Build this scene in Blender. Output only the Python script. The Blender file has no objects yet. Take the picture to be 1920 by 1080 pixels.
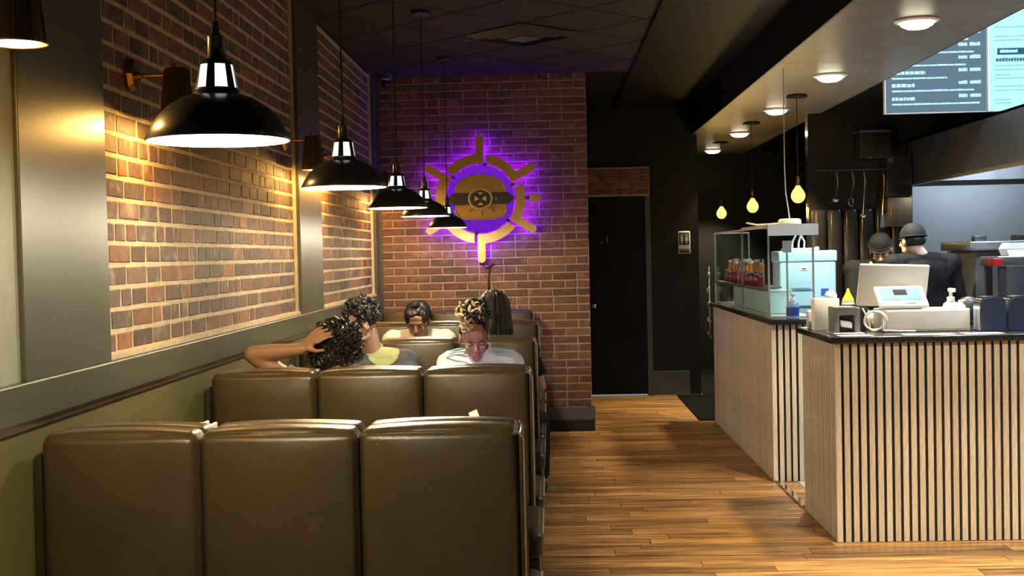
import bpy, bmesh, math, random
import numpy as np
from mathutils import Vector, Matrix
R = math.radians
random.seed(7)
scene = bpy.context.scene
COL = scene.collection

# ------------------------------------------------------------------ camera
F_PX = 2300.0
cam_d = bpy.data.cameras.new('camera'); cam = bpy.data.objects.new('camera', cam_d); COL.objects.link(cam)
cam_d.sensor_width = 36.0; cam_d.lens = F_PX / 1920 * 36.0
cam_d.clip_start = 0.05; cam_d.clip_end = 100
_fw = Vector((70, 65, -F_PX)).normalized()          # the aisle direction (+Y) seen by the camera
_h = Vector((1, 0.022, 0)); _x = (_h - _fw * _h.dot(_fw)).normalized(); _z = _x.cross(_fw)
_m = Matrix((_x, _fw, _z))                           # world from camera
cam.matrix_world = Matrix.Translation((0, 0, 1.55)) @ _m.to_4x4()
scene.camera = cam

# ------------------------------------------------------------------ world, exposure
world = bpy.data.worlds.new('world'); scene.world = world; world.use_nodes = True
bg = world.node_tree.nodes['Background']; bg.inputs[0].default_value = (0.70, 0.66, 0.60, 1); bg.inputs[1].default_value = 0.11
vs = scene.view_settings
vs.view_transform = 'Standard'; vs.look = 'None'; vs.gamma = 1; vs.use_curve_mapping = False
vs.exposure = 0.40
K_PEND, K_SCONCE, K_DOWN, K_BULB, K_PANEL = 36.0, 17.0, 330.0, 36.0, 85.0
WARM = (1.0, 0.53, 0.13); NEUT = (1.0, 0.86, 0.61); COOL = (0.74, 0.87, 1.0); YEL = (1.0, 0.62, 0.16)

# ------------------------------------------------------------------ materials
MATS = {}
def mat(name, col, rough=0.5, metal=0.0, var=0.0, vscale=8.0, bump=0.0, bscale=60.0, emit=0.0, ecol=None,
        rand=0.0, stretch=None, coat=0.0, col2=None, spec=0.5, sheen=0.0, island=False, trans=0.0):
    if name in MATS: return MATS[name]
    m = bpy.data.materials.new(name); m.use_nodes = True
    nt = m.node_tree; b = nt.nodes['Principled BSDF']; L = nt.links
    c4 = (*col, 1); b.inputs['Base Color'].default_value = c4
    b.inputs['Roughness'].default_value = rough; b.inputs['Metallic'].default_value = metal
    b.inputs['Coat Weight'].default_value = coat; b.inputs['Coat Roughness'].default_value = 0.15
    b.inputs['Specular IOR Level'].default_value = spec
    b.inputs['Sheen Weight'].default_value = sheen
    b.inputs['Transmission Weight'].default_value = trans
    tc = nt.nodes.new('ShaderNodeTexCoord'); src = tc.outputs['Object']
    if stretch:
        mp = nt.nodes.new('ShaderNodeMapping'); mp.inputs['Scale'].default_value = stretch
        L.new(src, mp.inputs[0]); src = mp.outputs[0]
    last = None
    if var > 0 or col2:
        n = nt.nodes.new('ShaderNodeTexNoise'); n.inputs['Scale'].default_value = vscale
        n.inputs['Detail'].default_value = 6; n.inputs['Roughness'].default_value = 0.6
        L.new(src, n.inputs['Vector'])
        r = nt.nodes.new('ShaderNodeValToRGB')
        lo = col2 if col2 else tuple(max(0, c * (1 - var)) for c in col)
        hi = col if col2 else tuple(min(1, c * (1 + var)) for c in col)
        r.color_ramp.elements[0].position = 0.32; r.color_ramp.elements[1].position = 0.68
        r.color_ramp.elements[0].color = (*lo, 1); r.color_ramp.elements[1].color = (*hi, 1)
        L.new(n.outputs['Fac'], r.inputs[0]); last = r.outputs[0]
    if rand > 0:
        if island:
            g = nt.nodes.new('ShaderNodeNewGeometry'); ro = g.outputs['Random Per Island']
        else:
            g = nt.nodes.new('ShaderNodeObjectInfo'); ro = g.outputs['Random']
        mr = nt.nodes.new('ShaderNodeMapRange'); mr.inputs['To Min'].default_value = 1 - rand; mr.inputs['To Max'].default_value = 1 + rand
        L.new(ro, mr.inputs['Value'])
        mx = nt.nodes.new('ShaderNodeMix'); mx.data_type = 'RGBA'; mx.blend_type = 'MULTIPLY'; mx.inputs[0].default_value = 1
        if last: L.new(last, mx.inputs[6])
        else: mx.inputs[6].default_value = c4
        cb = nt.nodes.new('ShaderNodeCombineColor')
        for i in range(3): L.new(mr.outputs[0], cb.inputs[i])
        L.new(cb.outputs[0], mx.inputs[7]); last = mx.outputs[2]
    if last: L.new(last, b.inputs['Base Color'])
    if bump > 0:
        n2 = nt.nodes.new('ShaderNodeTexNoise'); n2.inputs['Scale'].default_value = bscale; n2.inputs['Detail'].default_value = 4
        L.new(src, n2.inputs['Vector'])
        bp = nt.nodes.new('ShaderNodeBump'); bp.inputs['Strength'].default_value = bump; bp.inputs['Distance'].default_value = 0.004
        L.new(n2.outputs['Fac'], bp.inputs['Height']); L.new(bp.outputs[0], b.inputs['Normal'])
    if emit > 0:
        b.inputs['Emission Color'].default_value = (*(ecol or col), 1); b.inputs['Emission Strength'].default_value = emit
    MATS[name] = m
    return m

def brick_mat(name, stops, island=False, smear=0.5):
    m = bpy.data.materials.new(name); m.use_nodes = True
    nt = m.node_tree; L = nt.links; b = nt.nodes['Principled BSDF']
    b.inputs['Roughness'].default_value = 0.72
    if island: ro = nt.nodes.new('ShaderNodeNewGeometry').outputs['Random Per Island']
    else: ro = nt.nodes.new('ShaderNodeObjectInfo').outputs['Random']
    cr = nt.nodes.new('ShaderNodeValToRGB'); e = cr.color_ramp.elements
    e[0].position = 0; e[0].color = (*stops[0], 1); e[1].position = 1; e[1].color = (*stops[-1], 1)
    for i, s in enumerate(stops[1:-1]):
        q = e.new((i + 1) / (len(stops) - 1)); q.color = (*s, 1)
    L.new(ro, cr.inputs[0])
    tc = nt.nodes.new('ShaderNodeTexCoord')
    add = nt.nodes.new('ShaderNodeVectorMath'); add.operation = 'ADD'
    L.new(tc.outputs['Object'], add.inputs[0])
    sc = nt.nodes.new('ShaderNodeVectorMath'); sc.operation = 'SCALE'; sc.inputs[0].default_value = (7, 13, 19); L.new(ro, sc.inputs['Scale'])
    L.new(sc.outputs[0], add.inputs[1])
    n = nt.nodes.new('ShaderNodeTexNoise'); n.inputs['Scale'].default_value = 26; n.inputs['Detail'].default_value = 7; n.inputs['Roughness'].default_value = 0.7
    L.new(add.outputs[0], n.inputs['Vector'])
    r1 = nt.nodes.new('ShaderNodeValToRGB'); r1.color_ramp.elements[0].position = 0.3; r1.color_ramp.elements[0].color = (0.55, 0.55, 0.55, 1)
    r1.color_ramp.elements[1].position = 0.7; r1.color_ramp.elements[1].color = (1.25, 1.25, 1.25, 1); L.new(n.outputs['Fac'], r1.inputs[0])
    mx = nt.nodes.new('ShaderNodeMix'); mx.data_type = 'RGBA'; mx.blend_type = 'MULTIPLY'; mx.inputs[0].default_value = 1
    L.new(cr.outputs[0], mx.inputs[6]); L.new(r1.outputs[0], mx.inputs[7])
    n2 = nt.nodes.new('ShaderNodeTexNoise'); n2.inputs['Scale'].default_value = 9; n2.inputs['Detail'].default_value = 5
    L.new(add.outputs[0], n2.inputs['Vector'])
    r2 = nt.nodes.new('ShaderNodeValToRGB'); r2.color_ramp.elements[0].position = 0.57; r2.color_ramp.elements[0].color = (0, 0, 0, 1)
    r2.color_ramp.elements[1].position = 0.78; r2.color_ramp.elements[1].color = (smear,) * 3 + (1,); L.new(n2.outputs['Fac'], r2.inputs[0])
    mx2 = nt.nodes.new('ShaderNodeMix'); mx2.data_type = 'RGBA'; L.new(r2.outputs[0], mx2.inputs[0])
    L.new(mx.outputs[2], mx2.inputs[6]); mx2.inputs[7].default_value = (0.46, 0.38, 0.31, 1)
    L.new(mx2.outputs[2], b.inputs['Base Color'])
    bp = nt.nodes.new('ShaderNodeBump'); bp.inputs['Strength'].default_value = 0.7; bp.inputs['Distance'].default_value = 0.004
    L.new(n.outputs['Fac'], bp.inputs['Height']); L.new(bp.outputs[0], b.inputs['Normal'])
    MATS[name] = m
    return m

def wood_mat(name, island=False, dark=(0.040, 0.014, 0.005), mid=(0.24, 0.112, 0.034), lite=(0.50, 0.275, 0.085)):
    m = bpy.data.materials.new(name); m.use_nodes = True
    nt = m.node_tree; L = nt.links; b = nt.nodes['Principled BSDF']
    ro = nt.nodes.new('ShaderNodeObjectInfo').outputs['Random']
    tc = nt.nodes.new('ShaderNodeTexCoord')
    mp = nt.nodes.new('ShaderNodeMapping'); mp.inputs['Scale'].default_value = (1.3, 30, 30); L.new(tc.outputs['Object'], mp.inputs[0])
    sc = nt.nodes.new('ShaderNodeVectorMath'); sc.operation = 'SCALE'; sc.inputs[0].default_value = (31, 17, 0); L.new(ro, sc.inputs['Scale'])
    add = nt.nodes.new('ShaderNodeVectorMath'); add.operation = 'ADD'; L.new(mp.outputs[0], add.inputs[0]); L.new(sc.outputs[0], add.inputs[1])
    n = nt.nodes.new('ShaderNodeTexNoise'); n.inputs['Scale'].default_value = 1.3; n.inputs['Detail'].default_value = 7; n.inputs['Roughness'].default_value = 0.62; n.inputs['Distortion'].default_value = 0.6
    L.new(add.outputs[0], n.inputs['Vector'])
    cr = nt.nodes.new('ShaderNodeValToRGB'); e = cr.color_ramp.elements
    e[0].position = 0.34; e[0].color = (*dark, 1); e[1].position = 0.68; e[1].color = (*lite, 1); q = e.new(0.47); q.color = (*mid, 1)
    L.new(n.outputs['Fac'], cr.inputs[0])
    mr = nt.nodes.new('ShaderNodeMapRange'); mr.inputs['To Min'].default_value = 0.55; mr.inputs['To Max'].default_value = 1.25; L.new(ro, mr.inputs['Value'])
    cb = nt.nodes.new('ShaderNodeCombineColor')
    for i in range(3): L.new(mr.outputs[0], cb.inputs[i])
    mx = nt.nodes.new('ShaderNodeMix'); mx.data_type = 'RGBA'; mx.blend_type = 'MULTIPLY'; mx.inputs[0].default_value = 1
    L.new(cr.outputs[0], mx.inputs[6]); L.new(cb.outputs[0], mx.inputs[7]); L.new(mx.outputs[2], b.inputs['Base Color'])
    b.inputs['Roughness'].default_value = 0.36
    bp = nt.nodes.new('ShaderNodeBump'); bp.inputs['Strength'].default_value = 0.25; bp.inputs['Distance'].default_value = 0.002
    L.new(n.outputs['Fac'], bp.inputs['Height']); L.new(bp.outputs[0], b.inputs['Normal'])
    MATS[name] = m
    return m

def glass_mat(name, tint=(0.93, 0.98, 0.97), refl=1.0):
    m = bpy.data.materials.new(name); m.use_nodes = True
    nt = m.node_tree; L = nt.links; nt.nodes.remove(nt.nodes['Principled BSDF'])
    out = [n for n in nt.nodes if n.type == 'OUTPUT_MATERIAL'][0]
    t = nt.nodes.new('ShaderNodeBsdfTransparent'); t.inputs[0].default_value = (*tint, 1)
    g = nt.nodes.new('ShaderNodeBsdfGlossy'); g.inputs['Roughness'].default_value = 0.02
    fr = nt.nodes.new('ShaderNodeFresnel'); fr.inputs[0].default_value = 1.45
    mu = nt.nodes.new('ShaderNodeMath'); mu.operation = 'MULTIPLY'; mu.inputs[1].default_value = refl; L.new(fr.outputs[0], mu.inputs[0])
    mx = nt.nodes.new('ShaderNodeMixShader'); L.new(mu.outputs[0], mx.inputs[0]); L.new(t.outputs[0], mx.inputs[1]); L.new(g.outputs[0], mx.inputs[2])
    L.new(mx.outputs[0], out.inputs[0]); MATS[name] = m
    return m

def emis(name, col, k):
    m = bpy.data.materials.new(name); m.use_nodes = True; nt = m.node_tree
    nt.nodes.remove(nt.nodes['Principled BSDF']); out = [n for n in nt.nodes if n.type == 'OUTPUT_MATERIAL'][0]
    e = nt.nodes.new('ShaderNodeEmission'); e.inputs[0].default_value = (*col, 1); e.inputs[1].default_value = k
    nt.links.new(e.outputs[0], out.inputs[0]); MATS[name] = m
    return m

# ------------------------------------------------------------------ mesh builder
class MB:
    def __init__(s): s.v = []; s.f = []; s.mi = []; s.cur = 0
    def add(s, vs, fs):
        o = len(s.v); s.v += [tuple(p) for p in vs]; s.f += [tuple(i + o for i in f) for f in fs]; s.mi += [s.cur] * len(fs); return s
    def box(s, x0, x1, y0, y1, z0, z1, bev=0.0):
        if bev > 0: return s.rbox(((x0 + x1) / 2, (y0 + y1) / 2, (z0 + z1) / 2), ((x1 - x0) / 2, (y1 - y0) / 2, (z1 - z0) / 2), bev, 2, 1)
        vs = [(x, y, z) for z in (z0, z1) for y in (y0, y1) for x in (x0, x1)]
        return s.add(vs, [(0, 2, 3, 1), (4, 5, 7, 6), (0, 1, 5, 4), (2, 6, 7, 3), (0, 4, 6, 2), (1, 3, 7, 5)])
    def rbox(s, c, h, r, seg=3, inner=1, puff=None, rot=None):
        """rounded box: centre c, half sizes h, radius r; puff(u,v,w)->offset"""
        h = list(h); r = min(r, min(h) * 0.999)
        def axis(a):
            t = [-a + r * (1 - math.cos(math.pi / 2 * k / seg)) if False else -a + r * k / seg for k in range(seg + 1)]
            ii = a - r
            mid = [-ii + 2 * ii * k / inner for k in range(1, inner)] if inner > 1 and ii > 1e-6 else []
            e = [a - r + r * k / seg for k in range(seg + 1)]
            o = t + mid + e; q = [o[0]]
            for x in o[1:]:
                if x - q[-1] > 1e-7: q.append(x)
            return q
        ax = [axis(a) for a in h]; idx = {}; vs = []; fs = []
        def vert(p):
            k = tuple(round(x, 6) for x in p)
            if k in idx: return idx[k]
            inn = [max(-(h[i] - r), min(h[i] - r, p[i])) for i in range(3)]
            d = Vector([p[i] - inn[i] for i in range(3)])
            # map square to circle per edge
            d = d.normalized() * r if d.length > 1e-9 else d
            q = Vector(inn) + d
            if puff: q = q + Vector(puff(p[0] / h[0], p[1] / h[1], p[2] / h[2]))
            if rot: q = rot @ q
            idx[k] = len(vs); vs.append((q.x + c[0], q.y + c[1], q.z + c[2])); return idx[k]
        for d in range(3):
            a, b = (d + 1) % 3, (d + 2) % 3
            for sg in (-1, 1):
                for i in range(len(ax[a]) - 1):
                    for j in range(len(ax[b]) - 1):
                        q = []
                        for (ii, jj) in ((i, j), (i + 1, j), (i + 1, j + 1), (i, j + 1)):
                            p = [0, 0, 0]; p[d] = sg * h[d]; p[a] = ax[a][ii]; p[b] = ax[b][jj]; q.append(vert(p))
                        if sg < 0: q.reverse()
                        if len(set(q)) >= 3: fs.append(tuple(dict.fromkeys(q)))
        return s.add(vs, fs)
    def lathe(s, prof, n=24, c=(0, 0, 0), caps=False, rot=None, ell=(1, 1)):
        vs = []; fs = []
        for (r, z) in prof:
            for k in range(n):
                a = 2 * math.pi * k / n; p = Vector((r * math.cos(a) * ell[0], r * math.sin(a) * ell[1], z))
                if rot: p = rot @ p
                vs.append((p.x + c[0], p.y + c[1], p.z + c[2]))
        m = len(prof)
        for i in range(m - 1):
            for k in range(n):
                fs.append((i * n + k, i * n + (k + 1) % n, (i + 1) * n + (k + 1) % n, (i + 1) * n + k))
        if caps:
            fs.append(tuple(reversed(range(n)))); fs.append(tuple((m - 1) * n + k for k in range(n)))
        return s.add(vs, fs)
    def cyl(s, p0, p1, r0, r1=None, n=12, caps=True):
        r1 = r0 if r1 is None else r1; p0 = Vector(p0); p1 = Vector(p1); d = p1 - p0
        q = Vector((0, 0, 1)).rotation_difference(d.normalized()).to_matrix()
        return s.lathe([(r0, 0), (r1, d.length)], n, p0, caps, q)
    def tube(s, pts, r, n=8, closed=False, caps=True):
        pts = [Vector(p) for p in pts]; N = len(pts); vs = []; fs = []
        rr = r if isinstance(r, (list, tuple)) else [r] * N
        up = Vector((0, 0, 1)); prev = None
        for i, p in enumerate(pts):
            t = (pts[(i + 1) % N] - pts[i - 1]) if closed else (pts[min(i + 1, N - 1)] - pts[max(i - 1, 0)])
            t = t.normalized() if t.length > 1e-9 else Vector((0, 0, 1))
            if prev is None:
                a = t.cross(up if abs(t.z) < 0.95 else Vector((1, 0, 0))).normalized()
            else:
                a = (prev - t * prev.dot(t)); a = a.normalized() if a.length > 1e-6 else t.orthogonal().normalized()
            prev = a; b = t.cross(a)
            for k in range(n):
                an = 2 * math.pi * k / n; q = p + (a * math.cos(an) + b * math.sin(an)) * rr[i]; vs.append(tuple(q))
        for i in range(N if closed else N - 1):
            for k in range(n):
                j = (i + 1) % N
                fs.append((i * n + k, i * n + (k + 1) % n, j * n + (k + 1) % n, j * n + k))
        if caps and not closed:
            fs.append(tuple(reversed(range(n)))); fs.append(tuple((N - 1) * n + k for k in range(n)))
        return s.add(vs, fs)
    def ell(s, c, r, rot=None, nu=14, nv=9):
        vs = []; fs = []; c = Vector(c)
        for j in range(1, nv):
            th = math.pi * j / nv
            for k in range(nu):
                ph = 2 * math.pi * k / nu; p = Vector((r[0] * math.sin(th) * math.cos(ph), r[1] * math.sin(th) * math.sin(ph), r[2] * math.cos(th)))
                vs.append(tuple((rot @ p if rot else p) + c))
        for e in (1, -1):
            p = Vector((0, 0, r[2] * e)); vs.append(tuple((rot @ p if rot else p) + c))
        a = len(vs) - 2; b = len(vs) - 1
        for j in range(nv - 2):
            for k in range(nu): fs.append((j * nu + k, (j + 1) * nu + k, (j + 1) * nu + (k + 1) % nu, j * nu + (k + 1) % nu))
        for k in range(nu):
            fs.append((a, k, (k + 1) % nu)); fs.append((b, (nv - 2) * nu + (k + 1) % nu, (nv - 2) * nu + k))
        return s.add(vs, fs)
    def cap(s, p0, p1, r0, r1, n=14):
        """tapered capsule with round ends, closed"""
        p0 = Vector(p0); p1 = Vector(p1); d = p1 - p0; L_ = max(d.length, 1e-4)
        q = Vector((0, 0, 1)).rotation_difference(d.normalized()).to_matrix()
        prof = [(r0 * math.sin(math.pi / 2 * k / 4), -r0 * math.cos(math.pi / 2 * k / 4)) for k in range(1, 5)]
        prof += [(r1 * math.cos(math.pi / 2 * k / 4), L_ + r1 * math.sin(math.pi / 2 * k / 4)) for k in range(0, 4)]
        return s.lathe(prof, n, p0, True, q)
    def prism(s, poly, d0, d1, plane='xz'):
        """polygon (list of 2D, ccw seen from -Y for xz) extruded from d0 to d1"""
        n = len(poly)
        def P(a, b, d): return {'xz': (a, d, b), 'xy': (a, b, d), 'yz': (d, a, b)}[plane]
        vs = [P(a, b, d0) for a, b in poly] + [P(a, b, d1) for a, b in poly]
        fs = [tuple(range(n)), tuple(reversed(range(n, 2 * n)))] + [(i, i + n, (i + 1) % n + n, (i + 1) % n) for i in range(n)]
        return s.add(vs, fs)

def origin_of(p):
    o = Vector((0, 0, 0))
    while p is not None: o = o + p.location; p = p.parent
    return o
def make_mesh(name, mb, mats, smooth=True, off=(0, 0, 0), angle=40):
    me = bpy.data.meshes.new(name)
    me.from_pydata([(a - off[0], b - off[1], c - off[2]) for a, b, c in mb.v], [], mb.f)
    ms = mats if isinstance(mats, (list, tuple)) else [mats]
    for m in ms: me.materials.append(m if not isinstance(m, str) else MATS[m])
    if len(ms) > 1: me.polygons.foreach_set('material_index', mb.mi)
    bm = bmesh.new(); bm.from_mesh(me); bmesh.ops.recalc_face_normals(bm, faces=bm.faces[:])
    for e in bm.edges:
        if len(e.link_faces) == 2: e.smooth = e.calc_face_angle(0) < R(angle)
    for f in bm.faces: f.smooth = smooth
    bm.to_mesh(me); bm.free(); me.update()
    return me
def obj(name, mb, mats, parent=None, smooth=True, local=False, label=None, angle=40, loc=None):
    """one mesh object; vertices are in world metres unless local (then relative to parent)"""
    off = (0, 0, 0)
    if loc is not None: off = Vector(loc)
    elif parent is not None and not local: off = origin_of(parent)
    me = make_mesh(name, mb, mats, smooth, off, angle)
    o = bpy.data.objects.new(name, me); COL.objects.link(o)
    if loc is not None: o.location = Vector(loc) - (origin_of(parent) if parent else Vector((0, 0, 0)))
    o.parent = parent
    if label: o['label'] = label
    return o
def inst(name, me, loc, parent, rotz=0.0):
    o = bpy.data.objects.new(name, me); COL.objects.link(o); o.parent = parent; o.location = loc; o.rotation_euler = (0, 0, rotz); return o
def tag(o, label, cat, group=None):
    o['label'] = label; o['category'] = cat
    if group: o['group'] = group
    return o
def thing(name, label, cat, loc, rotz=0.0, group=None):
    o = bpy.data.objects.new(name, None); COL.objects.link(o); o.location = loc; o.rotation_euler = (0, 0, rotz); o.empty_display_size = 0.05
    return tag(o, label, cat, group)
def struct(o): o['kind'] = 'structure'; return o
def lamp(kind, loc, power, col, parent=None, size=0.03, spot=None, blend=0.3, rot=None, sx=None, sy=None):
    d = bpy.data.lights.new('light', kind); d.energy = power; d.color = col
    if kind == 'AREA':
        d.shape = 'RECTANGLE'; d.size = sx; d.size_y = sy
    else: d.shadow_soft_size = size
    if kind == 'SPOT': d.spot_size = R(spot); d.spot_blend = blend
    o = bpy.data.objects.new('light', d); COL.objects.link(o)
    o.parent = parent; o.location = Vector(loc) - (origin_of(parent) if parent else Vector((0, 0, 0)))
    if rot: o.rotation_euler = rot
    return o
# ------------------------------------------------------------------ material palette
mat('olive_wall', (0.150, 0.130, 0.050), 0.42, var=0.16, vscale=3, bump=0.12, bscale=40)
mat('olive_trim', (0.066, 0.070, 0.046), 0.38, var=0.10, vscale=4, bump=0.05, bscale=30)
mat('plaster', (0.34, 0.36, 0.30), 0.6, var=0.15, vscale=5, bump=0.4, bscale=30)
mat('mortar', (0.56, 0.46, 0.30), 0.9, var=0.18, vscale=20, bump=0.6, bscale=120)
mat('mortar_red', (0.34, 0.28, 0.21), 0.9, var=0.2, vscale=20, bump=0.6, bscale=120)
BR1 = [(0.070, 0.050, 0.042), (0.125, 0.082, 0.064), (0.155, 0.092, 0.066), (0.115, 0.088, 0.076), (0.215, 0.102, 0.052), (0.105, 0.070, 0.056), (0.16, 0.115, 0.094), (0.30, 0.125, 0.042)]
BR2 = [(0.13, 0.052, 0.030), (0.21, 0.092, 0.044), (0.15, 0.066, 0.038), (0.25, 0.115, 0.052), (0.18, 0.072, 0.036), (0.11, 0.054, 0.034), (0.23, 0.105, 0.050)]
brick_mat('brick_brown', BR1, False, 0.65); brick_mat('brick_brown_far', BR1, True, 0.65)
brick_mat('brick_red', BR2, False, 0.35); brick_mat('brick_red_far', BR2, True, 0.35)
mat('black_paint', (0.006, 0.006, 0.0055), 0.6, spec=0.25, var=0.2, vscale=3)
mat('black_ceiling', (0.020, 0.018, 0.017), 0.75, var=0.2, vscale=12, bump=0.2, bscale=90)
mat('tile_black', (0.022, 0.020, 0.019), 0.7, var=0.15, vscale=10, bump=0.25, bscale=120, rand=0.12)
mat('soffit_paint', (0.22, 0.21, 0.20), 0.36, var=0.14, vscale=6, bump=0.35, bscale=220)
mat('grey_board', (0.11, 0.115, 0.11), 0.45, var=0.1)
mat('kick_black', (0.012, 0.012, 0.013), 0.5, var=0.2)
wood_mat('plank_wood')
mat('floor_base', (0.05, 0.024, 0.012), 0.6, var=0.3, vscale=4)
mat('kitchen_floor', (0.36, 0.37, 0.38), 0.35, var=0.15, vscale=6)
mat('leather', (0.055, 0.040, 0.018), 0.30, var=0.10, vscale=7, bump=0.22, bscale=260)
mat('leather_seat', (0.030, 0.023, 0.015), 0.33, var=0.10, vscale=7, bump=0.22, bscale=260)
mat('vinyl_black', (0.014, 0.014, 0.015), 0.35, var=0.15)
mat('piping', (0.30, 0.24, 0.15), 0.4, var=0.1)
mat('black_metal', (0.018, 0.019, 0.019), 0.30, metal=0.0, var=0.1, coat=0.25)
mat('enamel_white', (0.85, 0.84, 0.80), 0.4, var=0.03)
mat('brass', (0.52, 0.31, 0.075), 0.22, metal=1.0, var=0.12, vscale=14)
mat('bronze', (0.20, 0.14, 0.08), 0.34, metal=0.85, var=0.15, vscale=10)
mat('chrome', (0.75, 0.76, 0.77), 0.15, metal=1.0, var=0.05)
mat('steel', (0.52, 0.55, 0.58), 0.30, metal=1.0, var=0.10, vscale=5, stretch=(1, 1, 30))
mat('steel_wall', (0.50, 0.56, 0.62), 0.36, metal=0.85, var=0.08, vscale=2, bump=0.08, bscale=6)
mat('steel_dark', (0.15, 0.155, 0.165), 0.35, metal=0.8, var=0.15)
mat('cord_black', (0.012, 0.012, 0.012), 0.6, var=0.1)
mat('cord_white', (0.72, 0.71, 0.66), 0.5, var=0.08)
mat('slat_wood', (0.50, 0.435, 0.345), 0.55, var=0.22, vscale=9, rand=0.10, stretch=(14, 14, 1.2), bump=0.15, bscale=30)
mat('felt', (0.009, 0.009, 0.009), 0.95, var=0.2)
mat('granite', (0.020, 0.020, 0.022), 0.16, var=0.6, vscale=160)
mat('gold_face', (0.62, 0.44, 0.17), 0.42, metal=0.25, var=0.10, vscale=20, bump=0.15, bscale=160)
mat('gold_dark', (0.52, 0.37, 0.13), 0.45, metal=0.25, var=0.14, vscale=24, bump=0.2, bscale=160)
mat('sign_black', (0.008, 0.007, 0.010), 0.3, var=0.1)
mat('cream', (0.72, 0.66, 0.50), 0.45, var=0.08)
mat('white_plastic', (0.74, 0.74, 0.73), 0.45, var=0.05)
mat('grey_plastic', (0.55, 0.55, 0.56), 0.4, var=0.05)
mat('monitor_back', (0.55, 0.54, 0.52), 0.42, var=0.04)
mat('box_white', (0.58, 0.57, 0.55), 0.5, var=0.05)
mat('dark_plastic', (0.02, 0.02, 0.022), 0.4, var=0.1)
mat('mid_grey', (0.16, 0.16, 0.16), 0.45, var=0.12)
mat('navy', (0.018, 0.030, 0.075), 0.38, var=0.12)
mat('blue_print', (0.03, 0.20, 0.50), 0.65, var=0.08)
mat('label_blue', (0.02, 0.06, 0.30), 0.4, var=0.08)
mat('bin_blue', (0.22, 0.39, 0.55), 0.42, var=0.06, vscale=4)
mat('teal_box', (0.52, 0.70, 0.70), 0.5, var=0.06)
mat('yellow', (0.80, 0.68, 0.06), 0.4, var=0.06)
mat('foam_white', (0.84, 0.86, 0.87), 0.6, var=0.03)
mat('red_plastic', (0.42, 0.02, 0.02), 0.4, var=0.1)
mat('juice_orange', (0.42, 0.15, 0.025), 0.25, var=0.25, vscale=30)
mat('juice_red', (0.20, 0.025, 0.02), 0.25, var=0.3, vscale=30)
mat('paper', (0.80, 0.79, 0.75), 0.7, var=0.04)
mat('table_top', (0.10, 0.06, 0.035), 0.3, var=0.25, vscale=5, stretch=(1, 8, 1))
mat('mat_black', (0.006, 0.006, 0.006), 0.95, spec=0.03, var=0.3, vscale=60)
mat('door_black', (0.004, 0.004, 0.004), 0.6, spec=0.15, var=0.2)
mat('frame_grey', (0.055, 0.055, 0.052), 0.5, var=0.1)
mat('gloss_black', (0.022, 0.018, 0.014), 0.14, var=0.25, vscale=3, bump=0.15, bscale=9)
mat('sign_white', (0.6, 0.6, 0.58), 0.5, var=0.04)
glass_mat('glass', (0.93, 0.98, 0.97), 0.35); glass_mat('glass_clear', (0.97, 0.98, 0.97), 0.6)
emis('lamp_white', (1.0, 0.93, 0.80), 7.0); emis('slot_glow', (0.86, 0.93, 1.0), 0.95)
emis('sconce_glow', (1.0, 0.86, 0.58), 9.0); emis('down_glow', (1.0, 0.90, 0.66), 9.0)
emis('bulb_glow', (1.0, 0.56, 0.10), 2.3); emis('filament', (1.0, 0.85, 0.5), 30.0)
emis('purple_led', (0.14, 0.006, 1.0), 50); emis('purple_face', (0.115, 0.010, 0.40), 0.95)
emis('panel_glow', (0.80, 0.92, 1.0), 5.0)
emis('screen_dark', (0.105, 0.165, 0.225), 1.0); emis('screen_light', (0.42, 0.86, 0.84), 1.0)
emis('print_cyan', (0.50, 0.86, 0.95), 1.0); emis('print_teal', (0.20, 0.52, 0.52), 1.0); emis('print_navy', (0.02, 0.11, 0.19), 1.0); emis('print_black', (0.05, 0.16, 0.17), 1.0)
emis('phone_glow', (0.62, 0.45, 1.0), 3.0)

# ------------------------------------------------------------------ setting
CZ = 3.12
m = MB(); m.box(-1.75, 5.6, -2.0, 16.3, -0.10, -0.012); floor = struct(obj('floor', m, 'floor_base', smooth=False))
ws = {}
row = 0; y = 4.7
PW = 0.118
plank_me = {}
while y < 13.2:
    x = -1.5 - random.uniform(0, 0.9)
    xe = 1.62 if y > 6.42 else 3.6
    while x < xe:
        ln = random.choice((0.8, 1.0, 1.25, 1.5)); x0 = max(x, -1.5); x1 = min(x + ln, xe)
        if x1 - x0 > 0.06:
            k = round(x1 - x0, 2)
            if k not in plank_me:
                q = MB(); q.rbox((0, 0, -0.006), (k / 2 - 0.0012, PW / 2 - 0.0012, 0.006), 0.0022, 1, 1); plank_me[k] = make_mesh('plank', q, 'plank_wood', False)
            if not (x1 < -0.1 and y < 8.0):      # under the front booths the material of the base shows nothing
                inst('plank', plank_me[k], ((x0 + x1) / 2, y + PW / 2, 0), floor)
        x += ln
    y += PW; row += 1
m = MB(); m.box(1.62, 5.5, 6.48, 11.5, -0.012, 0.0); struct(obj('floor_kitchen', m, 'kitchen_floor', smooth=False))
m = MB(); m.box(1.62, 2.42, 11.5, 16.0, -0.012, 0.0); struct(obj('floor_corridor', m, 'mat_black', smooth=False))
m = MB(); m.box(-1.5, 5.5, -1.9, 4.7, -0.012, 0.0); struct(obj('floor_front', m, 'plank_wood', smooth=False))

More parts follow.
